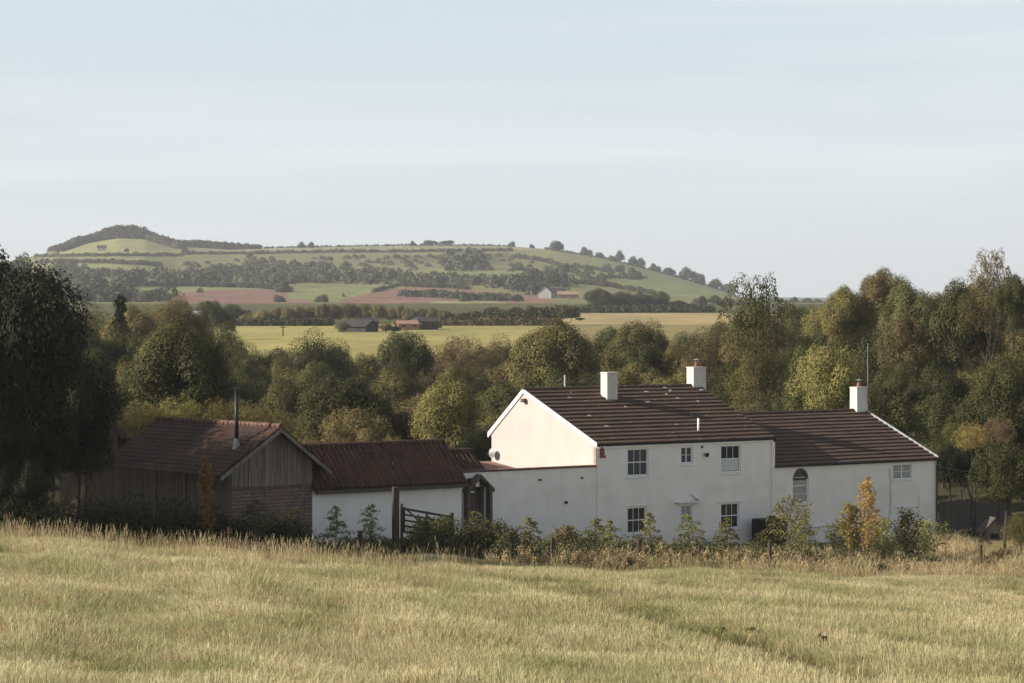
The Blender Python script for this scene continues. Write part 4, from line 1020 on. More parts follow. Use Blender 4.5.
for (rn, z, col), L in byk.items():
    L.sort(key=lambda t: t['px'])
    for i, t in enumerate(L):
        o_ = f"{ordn[i]} " if len(L) > 1 else ''
        tail = ' from left' if len(L) > 1 else ''
        t['o']['label'] = f"{o_}{names_col[col]} tree{tail}, {rowph[rn]}, {z}"

# ---- the big shaded tree at the left and the trees that shade it, beyond the frame
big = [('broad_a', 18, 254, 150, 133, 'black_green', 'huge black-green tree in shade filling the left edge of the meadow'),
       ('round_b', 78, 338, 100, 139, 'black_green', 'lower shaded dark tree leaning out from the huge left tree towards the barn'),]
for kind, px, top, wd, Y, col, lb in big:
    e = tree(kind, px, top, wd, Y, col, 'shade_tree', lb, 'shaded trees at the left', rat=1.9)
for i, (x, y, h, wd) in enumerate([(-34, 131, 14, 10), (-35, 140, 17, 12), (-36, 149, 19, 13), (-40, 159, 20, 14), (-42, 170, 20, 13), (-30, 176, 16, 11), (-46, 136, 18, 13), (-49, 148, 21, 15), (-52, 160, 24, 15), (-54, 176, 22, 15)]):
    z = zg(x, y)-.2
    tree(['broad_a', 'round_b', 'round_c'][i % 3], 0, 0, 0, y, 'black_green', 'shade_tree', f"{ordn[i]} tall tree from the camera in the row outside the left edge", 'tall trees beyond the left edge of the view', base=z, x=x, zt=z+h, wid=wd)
for i, (px, top, wd, Y) in enumerate([(0, 400, 90, 131), (40, 430, 64, 133), (22, 455, 70, 130), (86, 398, 56, 149), (52, 425, 60, 140)]):  # dark fillers; the one by the outbuilding is added to extend the darkness
    tree('round_b', px, top, wd, Y, 'black_green', 'shade_bush', f"{ordn[i]} black-green filler bush from the left under the huge shaded tree", 'shaded bushes under the big left tree', cat='bush')
# ---- shrub mass behind the barn, pale-leaved
for i, (px, top, wd, Y, col, lb) in enumerate([
    (140, 397, 60, 183, 'golden_olive', 'pale leafy shrub behind the left end of the barn ridge'),
    (178, 391, 56, 184, 'yellow_green', 'pale yellow-green shrub behind the middle of the barn ridge'),
    (215, 394, 56, 184, 'golden_olive', 'golden leafy shrub directly left of the black flue'),
    (255, 398, 50, 183, 'golden_olive', 'golden leafy shrub directly right of the black flue'),
    (310, 436, 40, 168, 'yellow_green', 'small bright shrub topping the left end of the shed ridge'),
    (352, 437, 44, 168, 'yellow_green', 'small bright shrub topping the middle of the shed ridge'),
    (392, 432, 44, 169, 'yellow_green', 'small bright shrub topping the right part of the shed ridge'),
    (478, 425, 44, 178, 'black_green', 'dark shrub in the gap left of the cream gable'),
    (950, 415, 60, 186, 'green', 'mid green bush behind the far end of the wing roof'),
    (972, 418, 46, 176, 'yellow', 'shrub with yellow and orange autumn leaves beyond the wing end'),
    (1000, 412, 40, 178, 'russet', 'shrub with reddish autumn leaves behind the glossy dark bush'),
    (1006, 440, 78, 162, 'dark_green', 'big glossy dark bush beyond the kennel with shining leaves'),
    (1022, 512, 40, 155, 'olive', 'low round olive bush at the right edge beside the kennel'),
    (962, 440, 60, 183, 'black_green', 'black-green bush in deep shade behind the plank fence')]):
    e = tree(['small', 'fine_a', 'round_b', 'feather_a'][[3, 3, 3, 3, 3, 3, 3, 1, 1, 3, 3, 2, 1, 2][i]], px, top, wd, Y, col, 'shrub', lb, 'shrubs round the buildings', cat='shrub')

# ================================================================== far vegetation
def clump(P0, wid, h, r, n=120):
    q = r.normal(size=(n, 3)); q /= np.linalg.norm(q, axis=1, keepdims=True); q[:, 2] = np.abs(q[:, 2])*1.1-.15
    rad = (.75+.3*r.random((n, 1)))
    p = P0+q*rad*np.array([wid/2, wid/2, h*.8])+np.array([0, 0, h*.12]); nn = q+.5*r.normal(size=q.shape)
    return quads(p, nn, wid*.17, r, 1.15)
def scrub(name, label, pts, mat, kind='stuff', cat='woodland', seed=1, group=None):
    """pts: list of (x, y, z, width, height)"""
    r = np.random.default_rng(seed); Vs, Qs, n0 = [], [], 0
    for x, y, z, wd, h in pts:
        V, Q = clump(np.array([x, y, z]), wd, h, r); Vs.append(V); Qs.append(Q+n0); n0 += len(V)
    me = np_mesh(name, np.concatenate(Vs), np.concatenate(Qs)); o = link_mesh(name, me, LM[mat]); tag(o, label, cat, group, kind); return o
def along(poly, step, y0, y1, wd, h, r, jit=1.0, fixY=None):
    out = []
    for (xa, ya), (xb, yb) in zip(poly[:-1], poly[1:]):
        L = math.hypot(xb-xa, yb-ya); n = max(1, int(L/step))
        for i in range(n):
            t = (i+r.random())/n; px = xa+(xb-xa)*t+r.normal()*.3*jit; row = ya+(yb-ya)*t+r.normal()*.25*jit
            x, y, z = surfpt(px, row, y0, y1, 500); k = r.uniform(.7, 1.35); out.append((x, y, z, wd*k, h*k))
    return out
def area(poly, n, y0, y1, wd, h, r):
    out = []; xs = [p[0] for p in poly]; ys = [p[1] for p in poly]
    while len(out) < n:
        px, row = r.uniform(min(xs), max(xs)), r.uniform(min(ys), max(ys))
        if inpoly(px, row, poly): x, y, z = surfpt(px, row, y0, y1, 500); k = r.uniform(.6, 1.4); out.append((x, y, z, wd*k, h*k))
    return out
r = np.random.default_rng(99)
# hedges on the hill, each one a hedge
hedges = [
 ([(36, 257), (110, 256), (182, 256)], 'upper dark hedge crossing the hillside under the summit pasture', 6),
 ([(38, 263), (110, 263), (160, 266)], 'second hedge down on the left of the hill', 7),
 ([(183, 254.5), (256, 254), (330, 252.5), (440, 252), (512, 251)], 'long hedge just below the hill crest running to the right', 6),
 ([(264, 247), (400, 245.5), (512, 246)], 'thin broken hedge along the hill crest', 3),
 ([(60, 273), (110, 274), (165, 278)], 'dark hedge under the lowest strip pasture on the left', 9),
 ([(120, 286), (190, 286), (262, 288), (290, 292)], 'hedge along the top of the left ploughed field', 6),
 ([(374, 293), (384, 290), (398, 286), (470, 289)], 'hedge bending round the top of the middle ploughed field', 4),
 ([(402, 296), (440, 297), (470, 300), (520, 301)], 'dark hedge line below the middle ploughed field', 8),
 ([(512, 257), (545, 262), (565, 268), (590, 281), (605, 285)], 'hedge falling down the right shoulder of the hill', 8),
 ([(570, 267), (612, 272)], 'short hedge between the two right-hand shoulder pastures', 7),
 ([(598, 278), (645, 279)], 'short dark hedge in the middle of the right shoulder pasture', 5),
 ([(572, 283), (610, 287), (652, 294)], 'hedge along the bottom of the right shoulder pasture', 6),
 ([(545, 249), (600, 258), (650, 270), (690, 281), (735, 293)], 'thin hedge tracing the right-hand skyline of the hill', 4),
]
for i, (pl, lb, hh) in enumerate(hedges):
    pts = along(pl, 1.8, 1720, 3430, 1.5+hh*.65, 1+hh*.38, r); scrub('hillside_hedge', lb, pts, 'hill', None, 'hedge', 20+i, 'hedges on the far hill')
A = []
woods = [
 ('left_wood', 'dark hillside wood at the far left below the strip pastures', [(50, 268), (75, 267), (108, 290), (100, 292), (62, 285)], 40, 10, 8),
 ('scrub_band', 'band of bluish trees across the left middle of the hill', [(105, 277), (150, 280), (200, 272), (262, 274), (262, 287), (195, 285), (120, 288)], 85, 10, 8),
 ('valley_wood', 'darkest band of trees across the centre of the hill', [(245, 266), (300, 268), (335, 272), (392, 272), (392, 284), (256, 286)], 140, 10, 8),
 ('low_wood', 'band of trees right of centre above the middle ploughed field', [(390, 276), (470, 281), (548, 284), (548, 291), (470, 288), (400, 286)], 70, 9, 7),
 ('knoll_wood', 'compact dark clump right of centre on the hillside', [(448, 262), (478, 259), (486, 270), (452, 273)], 26, 14, 12),
 ('gorse_scrub', 'patchy grey-green scrub over the upper middle of the hill', [(170, 266), (256, 259), (512, 255), (560, 262), (512, 272), (400, 270), (200, 271)], 120, 7, 3.5),
 ('farm_wood', 'trees around the white farm at the foot of the hill', [(510, 281), (565, 280), (576, 290), (536, 296), (512, 296)], 40, 10, 9),
 ('valley_scrub', 'bluish hedgerow trees in the valley between wood and hill', [(55, 292), (110, 296), (175, 298), (175, 303), (60, 303)], 34, 11, 8),
 ('shoulder_scrub', 'patchy scrub dotted over the right shoulder of the hill', [(512, 262), (560, 268), (640, 276), (600, 280), (512, 270)], 22, 7, 4),
]
for i, (nm, lb, pl, n, wd, h) in enumerate(woods):
    scrub('hillside_'+nm, lb, area(pl, n, 1720, 3430, wd, h, r), 'hill' if i != 5 else 'hill_olive', 'stuff', 'woodland', 40+i)
# wooded summit: a far-off mass on the left of the crest
pts = []
prof = [(52, 250), (60, 243), (72, 235), (84, 232), (95, 228), (108, 223), (130, 220), (142, 222), (152, 228), (165, 233), (180, 237), (200, 237), (230, 239), (258, 243)]
for px in np.arange(53, 260, 2.3):
    for yy in (3395, 3440, 3490):
        x = XY(px, yy); z = zg(x, yy); tp = np.interp(px, [p[0] for p in prof], [p[1] for p in prof])+r.uniform(-.5, 3.5)
        zt = (HR-tp)/F*yy; h = max(6, (zt-z)*.86)
        if h > 12: pts.append((x, yy, z+h-10, 11*r.uniform(.7, 1.2), 10)); pts.append((x+2, yy, z, 15, h*.7))
        else: pts.append((x, yy, z, 12*r.uniform(.8, 1.2), h))
for px, row in [(p, q) for p, q in zip(np.linspace(60, 180, 60), np.interp(np.linspace(60, 180, 60), [60, 80, 95, 120, 145, 165, 180], [252, 245, 241, 237.5, 238.5, 245, 249]))]:
    x, y, z = surfpt(px, row+.4, 2600, 3400); pts.append((x, y, z, 12, 9))
scrub('summit_wood', 'bare-looking grey-brown wood capping the summit at the left of the hill', pts, 'hill_olive', 'stuff', 'woodland', 77)
# single trees one can tell apart on the far hill
far_single = [(302, 241, 8, 'left one of the two trees standing together on the hill crest'), (311, 240.5, 7, 'right one of the two trees standing together on the hill crest'),
 (413, 240, 6, 'small round tree just left of the crest copse'), (512, 240, 6, 'small lone tree on the crest right of the copse'),
 (532, 245, 6, 'little round bush on the crest left of the largest crest tree'), (556, 239, 12, 'largest lone tree on the hill crest, where the tan field ends'),
 (586, 246, 12, 'rounded tree on the falling skyline right of the tan hilltop'), (599, 251, 9, 'second rounded tree down the falling skyline'), (620, 249, 9, 'upright tree on the falling skyline, taller than its neighbours'),
 (612, 254, 7, 'small dark tree tucked left of the upright skyline tree'), (633, 255, 9, 'pale twiggy tree, left of a pair on the falling skyline'), (641, 256, 8, 'pale twiggy tree, right of a pair on the falling skyline'),
 (655, 265, 11, 'flat-topped tree on the lower skyline'), (669, 266, 14, 'dark round tree on the lower skyline before the big clump'), (688, 270, 18, 'largest dark clump on the lower skyline'), (699, 272, 14, 'dark tree joined to the right of the largest lower-skyline clump'),
 (716, 281, 14, 'bushy tree near the bottom of the hill skyline'), (729, 285, 14, 'last bushy tree where the hill skyline meets the near wood'),
 (565, 262, 11, 'dark round tree in the middle of the right shoulder'), (620, 263, 10, 'left one of two dark trees on the right shoulder'), (634, 266, 15, 'larger right one of two dark trees on the right shoulder'),
 (607, 262, 8, 'small pale tree left of the two dark shoulder trees'),
 (185, 246, 9, 'dark tree at the right end of the summit pasture'), (127, 247, 5, 'small tree in the middle of the summit pasture'), (137, 251, 4, 'tiny bush right of the summit pasture tree'), (250, 250, 8, 'round tree on the crest strip right of the summit wood'),
 (104, 266, 11, 'tall pale tree among the left strip pastures'), (200, 286, 7, 'small bush on the top edge of the left ploughed field'), (344, 292, 5, 'lone bush in the green field between the ploughed fields'), (322, 292, 14, 'bushy tree at the left of the green field between the ploughed fields'),
 (283, 279, 14, 'dark tree above the right end of the left ploughed field'), (279, 297, 12, 'dark tree standing on the lower edge of the left ploughed field'), (465, 290, 12, 'bush on the lower edge of the middle ploughed field'), (144, 288, 16, 'round bluish tree left of the left ploughed field')]
for i, (px, top, wd, lb) in enumerate(far_single):
    wd *= 1.25
    rb_ = np.interp(px, RP, RR)
    if top < rb_-1 and px > 260: Y = 3390
    else: x, Y, z = surfpt(px, top+wd*.75, 1720, 3400)
    x = XY(px, Y); z = zg(x, Y)-6; zt = (HR-top)/F*Y
    if zt-z < 6+.5*wd/F*Y: zt = z+6+.65*wd/F*Y
    tree('small' if i % 2 else 'small_b', px, top, wd, Y, 'hill', 'hill_tree', lb, 'single trees on the far hill', base=z, zt=zt)
# small copse on the crest
tree('small', 430, 241, 16, 3395, 'hill', 'hill_tree', 'left half of the low copse on the middle of the crest', 'single trees on the far hill', base=zg(XY(430, 3395), 3395)-1, zt=(HR-239.5)/F*3395)
tree('small_b', 447, 241, 22, 3395, 'hill', 'hill_tree', 'right half of the low copse on the middle of the crest', 'single trees on the far hill', base=zg(XY(447, 3395), 3395)-1, zt=(HR-240)/F*3395)
# trees in the haze at the far left, behind the shaded tree
for px, top, wd, Y, lb in ((22, 248, 26, 1500, 'hazy bluish tree above the shaded left tree, highest of three'), (40, 262, 18, 1500, 'hazy bluish tree right of the highest hazy one'), (6, 256, 24, 1520, 'hazy bluish tree at the very left edge')):
    tree('small', px, top, wd, Y, 'hill', 'hazy_tree', lb, 'hazy trees at the far left', base=-5)
# dark copse above the tan field, told apart tree by tree
for i, (px, top, wd) in enumerate([(598, 288, 34), (622, 290, 30), (642, 292, 28), (660, 290, 26), (677, 300, 24), (610, 300, 26), (690, 303, 20), (633, 302, 30), (655, 303, 28)]):
    tree('round_b' if i % 2 else 'round_a', px, top, wd, 1380+i*6, 'dark_green', 'copse_tree', ['pale-topped left-hand', 'high second', 'high third', 'high fourth', 'sloping fifth', 'low first', 'low last', 'low second', 'low third'][i]+' tree of the dark copse above the tan field', 'trees of the dark copse', base=-8)
for i, (px, top) in enumerate([(700, 295), (714, 294), (728, 296), (742, 299)]):
    tree('small_b', px, top, 18, 1600, 'hill', 'hazy_tree', f"{ordn[i]} bluish tree from the left in the row right of the dark copse", 'bluish trees right of the dark copse', base=-6)
# belt behind the middle field
rb2 = random.Random(5)
px = 236; i = 0
while px < 486:
    w_ = rb2.uniform(15, 26); c = rb2.choice(['golden_olive', 'brown_olive', 'olive', 'russet' if 330 < px < 420 else 'olive'])
    tp = np.interp(px, [236, 250, 300, 350, 400, 440, 486], [316, 309, 304, 303, 304, 309, 312])+rb2.uniform(-1, 3)
    tree(rb2.choice(['small', 'round_b', 'round_c']), px, tp, w_, 950+rb2.uniform(-20, 20), c, 'belt_tree', None, 'trees of the belt behind the middle field', base=-9)
    TREES[-1]['belt'] = 1; px += w_*.62
B_ = [t for t in TREES if t.get('belt')]
ot = ['1st', '2nd', '3rd']+[f'{k}th' for k in range(4, 60)]
cnt = {}
for t in B_: cnt[t['col']] = cnt.get(t['col'], 0)+1
seen = {}
for t in B_:
    k = seen[t['col']] = seen.get(t['col'], 0)+1
    t['o']['label'] = f"{ot[k-1]} {names_col[t['col']]} tree from the left in the belt behind the yellow-green field"
# hedges of the middle ground
def near_hedge(label, pl, Y, wd, h, mat, seed, name='field_hedge'):
    r = np.random.default_rng(seed); pts = []
    for (xa, ra), (xb, rb_) in zip(pl[:-1], pl[1:]):
        n = int(abs(xb-xa)/1.3)+1
        for i in range(n):
            t = (i+r.random())/n; px = xa+(xb-xa)*t; row = ra+(rb_-ra)*t; k = r.uniform(.8, 1.25); pts.append((XY(px, Y), Y+r.uniform(-3, 3), (HR-row)/F*Y, wd*k, h*k))
    return scrub(name, label, pts, mat, None, 'hedge', seed, 'hedges of the middle fields')
near_hedge('clipped dark hedge along the far side of the yellow-green field', [(225, 329), (330, 326)], 880, 3.2, 2.6, 'dark_green', 201)
near_hedge('brownish hedge right of the farm buildings along the field', [(436, 330), (500, 329), (560, 328)], 885, 3.2, 3.2, 'brown_olive', 202)
near_hedge('dark rising hedge between the green strip and the tan field', [(455, 325), (512, 322), (575, 317)], 900, 4, 3.6, 'dark_green', 203)
near_hedge('dark hedge at the foot of the copse behind the tan field', [(575, 313), (640, 312), (712, 312)], 1300, 4.5, 3.2, 'dark_green', 204)

for i, (px, top, wd, lb) in enumerate([(516, 306, 18, 'dark round bush at the left end of the rising hedge'), (531, 303, 16, 'olive bush beside the dark one on the rising hedge'), (548, 307, 14, 'small pale bush in the middle of the rising hedge'), (571, 304, 14, 'small brown bush near the end of the rising hedge'), (493, 306, 26, 'dark bushy tree left of the rising hedge'), (580, 317, 12, 'little bush on the edge of the tan field')]):
    tree('small' if i % 2 else 'round_b', px, top, wd, 1000, ['dark_green', 'olive', 'olive', 'brown_olive', 'dark_green', 'dark_green'][i], 'hedge_bush', lb, 'bushes on the rising hedge', base=(HR-321)/F*1000, cat='bush')
for i, (px, top, wd, lb) in enumerate([(205, 300, 22, 'bluish tree behind the white-roofed shed'), (232, 303, 24, 'hazy tree right of the white-roofed shed'), (245, 309, 24, 'hazy lower tree where the middle belt begins'), (228, 312, 18, 'dark small tree at the left end of the middle field')]):
    tree('round_b', px, top, wd, 1000 if i < 3 else 640, 'dark_green', 'valley_tree', lb, 'trees near the white-roofed shed', base=-9)
for i, (px, top, wd, col, lb) in enumerate([(386, 323, 16, 'brown_olive', 'brown bush between the slate barn and the orange cottage'), (395, 325, 14, 'dark_green', 'dark low bush left of the orange cottage'), (343, 321, 20, 'grey_olive', 'grey-green bush leaning on the left end of the slate barn'), (398, 318, 14, 'golden_olive', 'golden bush directly behind the orange cottage'), (437, 322, 14, 'dark_green', 'dark bush right of the bright white gable')]):
    tree('small', px, top, wd, 745 if i < 3 else 815, col, 'farm_bush', lb, 'bushes round the distant farm', base=(HR-332)/F*760, cat='bush')
for i, (px, top, wd) in enumerate([(778, 297, 22), (792, 296, 20), (806, 297, 20), (820, 298, 20)]):
    tree('small_b', px, top, wd, 2300, 'hill', 'hazy_tree', f"{ordn[i]} bluish tree from the left in the far gap beyond the wood", 'bluish trees in the far gap', base=-12)
tree('small', 258, 349, 10, 560, 'dark_green', 'field_bush', 'small dark bush standing alone in the yellow-green field', 'bushes in the field', base=zg(XY(258, 560), 560), cat='bush')

# ================================================================== saplings and undergrowth along the farm fence
def sapling(px, top, Y, wpx, col, label, kind='feathery', n=16, name='sapling', dens=1.0, rbase=None, group='young trees along the farm fence', tint=None, stake=False):
    x = XY(px, Y); z0 = zg(x, Y)-.05; h = (HR-top)/F*Y-z0; wd = 1.2*wpx/F*Y
    e = empty(name, (x, Y, z0), random.uniform(0, 6)); tag(e, label, 'sapling', group)
    r = np.random.default_rng(int(px*7+top)); st = MB(); Ps, Ns = [], []
    lean = r.normal(size=2)*.03*h
    top_p = np.array([lean[0], lean[1], h*.97])
    st.tube([(0, 0, 0), (lean[0]*.4, lean[1]*.4, h*.5), tuple(top_p)], .035, .008, 6)
    nb = int(n*1.0)
    for i in range(nb):
        t = .18+.8*(i+r.random())/nb; a = i*2.4+r.normal()*.4; 
        p0 = np.array([lean[0]*t, lean[1]*t, h*t])
        prof_ = (1-t)**.6 if kind == 'feathery' else math.sin(math.pi*min(1, t*.9+.08))**.8
        if kind == 'column': prof_ = .55*math.sin(math.pi*min(1, t*.9+.1))**.5
        L = wd*.55*prof_*r.uniform(.6, 1.15)+.06
        rise = {'feathery': .35, 'column': 1.3, 'bushy': .5}[kind]
        d = np.array([math.cos(a), math.sin(a), rise]); m = int(105*dens*max(.35, L/(wd*.5)))
        ts = np.linspace(0, 1, 5); droop = .45 if kind == 'feathery' else .1
        br = [p0+d*L*s-np.array([0, 0, droop*L*s*s]) for s in ts]; st.tube(br, .012, .004, 4, cap=False)
        s = r.random((m, 1))**.75; pp = p0+d*L*s-np.array([0, 0, 1])*droop*L*s*s
        sp = .055+.09*L*(1-s*.4); pp = pp+r.normal(size=(m, 3))*sp*np.array([1, 1, .55 if kind == 'feathery' else 1.1])
        Ps.append(pp); nn = r.normal(size=(m, 3))*.7; nn[:, 2] += .8; Ns.append(nn)
    V, Q = quads(np.concatenate(Ps), np.concatenate(Ns), .082 if kind != 'column' else .095, r, 1.5)
    me = np_mesh('crown', V, Q); link_mesh('crown', me, LM[col], e)
    st.build('stem', M['stem'], e)
    if stake: m = MB().tube([(.12, 0, -.1), (.14, .02, min(1.5, h*.5))], .035, .035, 6); m.build('stake', M['post'], e)
    return e
sap = [
 (336, 506, 141, 36, 'sapling_green', 'layered green sapling with flat branches before the left end of the white shed', 'feathery'),
 (372, 505, 141.5, 40, 'sapling_green', 'wispy-topped green sapling between the shed wall and the tall gatepost', 'feathery'),
 (424, 520, 143, 30, 'sapling_green', 'leafy sapling growing up through the field gate', 'bushy'),
 (446, 518, 143.5, 34, 'sapling_green', 'full green sapling beside the latch post of the gate', 'bushy'),
 (478, 511, 144, 44, 'sapling_green', 'broad green sapling standing right before the wooden porch', 'feathery'),
 (497, 524, 144.5, 38, 'green', 'dark spreading sapling just right of the porch', 'bushy'),
 (530, 517, 146, 34, 'yellow_green', 'pale yellow-green sapling against the blank wall right of the porch', 'feathery'),
 (566, 528, 147, 24, 'brown_olive', 'thin twiggy sapling beside the dark stubby post under the blank wall', 'bushy'),
 (594, 518, 147.5, 34, 'sapling_green', 'left of the feathery twin saplings below the farmhouse corner', 'feathery'),
 (609, 520, 147, 36, 'sapling_green', 'right of the feathery twin saplings, darker at its middle', 'feathery'),
 (651, 512, 149, 32, 'yellow_green', 'pale sapling reaching across the ground-floor left sash window', 'feathery'),
 (690, 514, 150, 46, 'sapling_green', 'arching green sapling beneath the small door canopy', 'feathery'),
 (726, 518, 151, 28, 'sapling_green', 'narrow sapling just in front of the ground-floor right sash window', 'feathery'),
 (765, 530, 151.5, 40, 'green', 'dark green sapling in front of the black oil tank', 'feathery'),
 (790, 499, 151, 40, 'yellow_green', 'tall sapling with yellowing leaves covering the right of the oil tank', 'bushy'),
 (806, 515, 153, 30, 'sapling_green', 'slender green sapling right of the yellowing one', 'feathery'),
 (842, 522, 153, 30, 'sapling_green', 'green bushy sapling left of the orange tree', 'bushy'),
 (853, 506, 149, 30, 'yellow', 'yellow-leaved staked sapling directly left of the orange column', 'column'),
 (868, 482, 150, 34, 'orange', 'bright orange-leaved columnar young tree before the wing', 'column'),
 (884, 520, 152, 36, 'sapling_green', 'green sapling tucked under the right side of the orange tree', 'bushy'),
 (908, 514, 150, 40, 'olive', 'olive sapling with two upright shoots below the little wing window', 'column'),
 (925, 522, 153, 40, 'sapling_green', 'loose green sapling near the wing downpipe', 'bushy'),
 (207, 458, 133, 20, 'orange_shaded', 'orange-leaved sapling glowing in the shade before the barn boards', 'column'),
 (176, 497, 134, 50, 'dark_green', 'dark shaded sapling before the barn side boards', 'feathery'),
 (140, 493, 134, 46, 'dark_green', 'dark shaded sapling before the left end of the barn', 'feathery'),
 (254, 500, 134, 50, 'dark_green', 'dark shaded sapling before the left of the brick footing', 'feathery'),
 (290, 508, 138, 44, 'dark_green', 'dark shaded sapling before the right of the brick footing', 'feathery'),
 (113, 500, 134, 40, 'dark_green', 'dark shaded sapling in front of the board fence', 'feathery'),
]
for s in sap:
    px, top, Y, wd, col, lb, kd = s
    sapling(px, top, Y, wd, col, lb, kd, n=20 if kd == 'feathery' else 26, dens=1.3 if col in ('orange', 'yellow', 'orange_shaded') else 1.0, stake=px in (853, 530, 690, 908))
# bramble undergrowth
def bramble(name, label, line, n, wd, h, mat, seed, spread=.8):
    r = np.random.default_rng(seed); Ps, Ns = [], []
    for i in range(n):
        t = r.random(); k = t*(len(line)-1); j = min(int(k), len(line)-2); f_ = k-j
        px = line[j][0]*(1-f_)+line[j+1][0]*f_; Y = line[j][1]*(1-f_)+line[j+1][1]*f_+r.normal()*spread
        hh = (line[j][2]*(1-f_)+line[j+1][2]*f_)*r.uniform(.5, 1.2)*h; x = XY(px, Y); z = zg(x, Y); w_ = wd*r.uniform(.7, 1.4)
        m = 300; q = r.normal(size=(m, 3)); q /= np.linalg.norm(q, axis=1, keepdims=True); q[:, 2] = np.abs(q[:, 2])
        Ps.append(np.array([x, Y, z])+q*np.array([w_/2, w_/2, hh])*(.6+.5*r.random((m, 1)))); Ns.append(q+.7*r.normal(size=(m, 3)))
    V, Q = quads(np.concatenate(Ps), np.concatenate(Ns), .08, r, 1.6); me = np_mesh(name, V, Q); o = link_mesh(name, me, LM[mat]); tag(o, label, 'undergrowth', None, 'stuff')
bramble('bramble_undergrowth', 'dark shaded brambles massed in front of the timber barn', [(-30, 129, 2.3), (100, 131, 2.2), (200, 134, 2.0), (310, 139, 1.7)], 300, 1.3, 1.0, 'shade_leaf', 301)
bramble('gateside_undergrowth', 'tangled green undergrowth along the gate and shed', [(315, 141, .9), (400, 142.5, .9), (440, 143, 1.5), (515, 144.5, 1.5)], 190, 1.0, 1.0, 'bramble', 302)
bramble('fence_undergrowth', 'low weeds and brambles under the saplings below the farmhouse', [(500, 143.5, 1.1), (600, 145.5, 1.1), (700, 147, 1.0), (800, 147.5, .9), (935, 149, .8)], 300, .9, 1.0, 'bramble', 303, 2.2)
bramble('dark_weeds', 'dark green weeds under the pale feathery saplings by the blank wall', [(495, 142, 1.1), (560, 142.5, 1.0), (640, 143.5, .9), (720, 145, .8)], 130, .8, .95, 'shade_leaf', 307, 1.6)
bramble('tawny_weeds', 'tawny dead stalks and seed heads mixed through the fence undergrowth', [(505, 141, .8), (640, 141.5, .9), (800, 143, .8), (945, 145, .7)], 110, .5, 1.0, 'dry', 306, 2.6)
bramble('wild_plants', 'dark weeds below the orange tree', [(700, 144, .7), (900, 146, .7), (945, 147, .5)], 60, .9, .9, 'dark_green', 304, 2.0)
bramble('rusty_weeds', 'rusty red dock and heather-like weeds at the far right', [(930, 147, .45), (985, 150, .5), (1010, 158, .6)], 26, 1.1, .8, 'russet', 305, .4)
for i, (px, row, wd, hh, lb) in enumerate([(722, 640, 10, 5, 'small dark thistle clump in the meadow, left of two'), (752, 641, 14, 6, 'small leafy weed clump in the middle of three in the meadow'), (823, 653, 16, 9, 'dark leafy weed clump alone in the right-hand meadow')]):
    x, y, z = surfpt(px, row, 58, 120); r = np.random.default_rng(400+i); m = 160; q = r.normal(size=(m, 3)); q[:, 2] = np.abs(q[:, 2]); q /= np.linalg.norm(q, axis=1, keepdims=True)
    p = q*np.array([wd/2/F*y, wd/2/F*y, hh*1.3/F*y])*(.4+.6*r.random((m, 1)))+np.array([0, 0, .15]); V, Q = quads(p, q+.5*r.normal(size=(m, 3)), .11, r, 1.5)
    o = link_mesh('weed_clump', np_mesh('weed_clump', V, Q), LM['sapling_green']); o.location = (x, y, z); tag(o, lb, 'weed', 'weed clumps in the meadow')

# ================================================================== meadow grass
def blademesh(seed, n, h, spread, wdt, head=False, lean=.35):
    r = np.random.default_rng(seed); V, Q = [], []
    for i in range(n):
        a = r.uniform(0, 6.28); rr_ = spread*math.sqrt(r.random()); x, y = rr_*math.cos(a), rr_*math.sin(a)
        hh = h*r.uniform(.45, 1.1); d = r.normal(size=2)*lean*hh; o = r.uniform(0, 3.14); ux, uy = math.cos(o)*wdt/2, math.sin(o)*wdt/2
        p = [(x, y, -.05), (x+d[0]*.25, y+d[1]*.25, hh*.5), (x+d[0], y+d[1], hh*.97)]
        k = len(V)
        for (qx, qy, qz), ww in zip(p, (1, .8, .25)): V += [(qx-ux*ww, qy-uy*ww, qz), (qx+ux*ww, qy+uy*ww, qz)]
        Q += [(k, k+1, k+3, k+2), (k+2, k+3, k+5, k+4)]
        if head and r.random() < .6:
            k = len(V); w2 = wdt*1.8; qx, qy, qz = p[2]; dx, dy = d[0]*.18, d[1]*.18
            V += [(qx-ux*1.3, qy-uy*1.3, qz-.04), (qx+ux*1.3, qy+uy*1.3, qz-.04), (qx+dx+ux*.6, qy+dy+uy*.6, qz+.09), (qx+dx-ux*.6, qy+dy-uy*.6, qz+.09)]; Q.append((k, k+1, k+2, k+3))
    me = np_mesh('grass_tuft', V, Q); return me
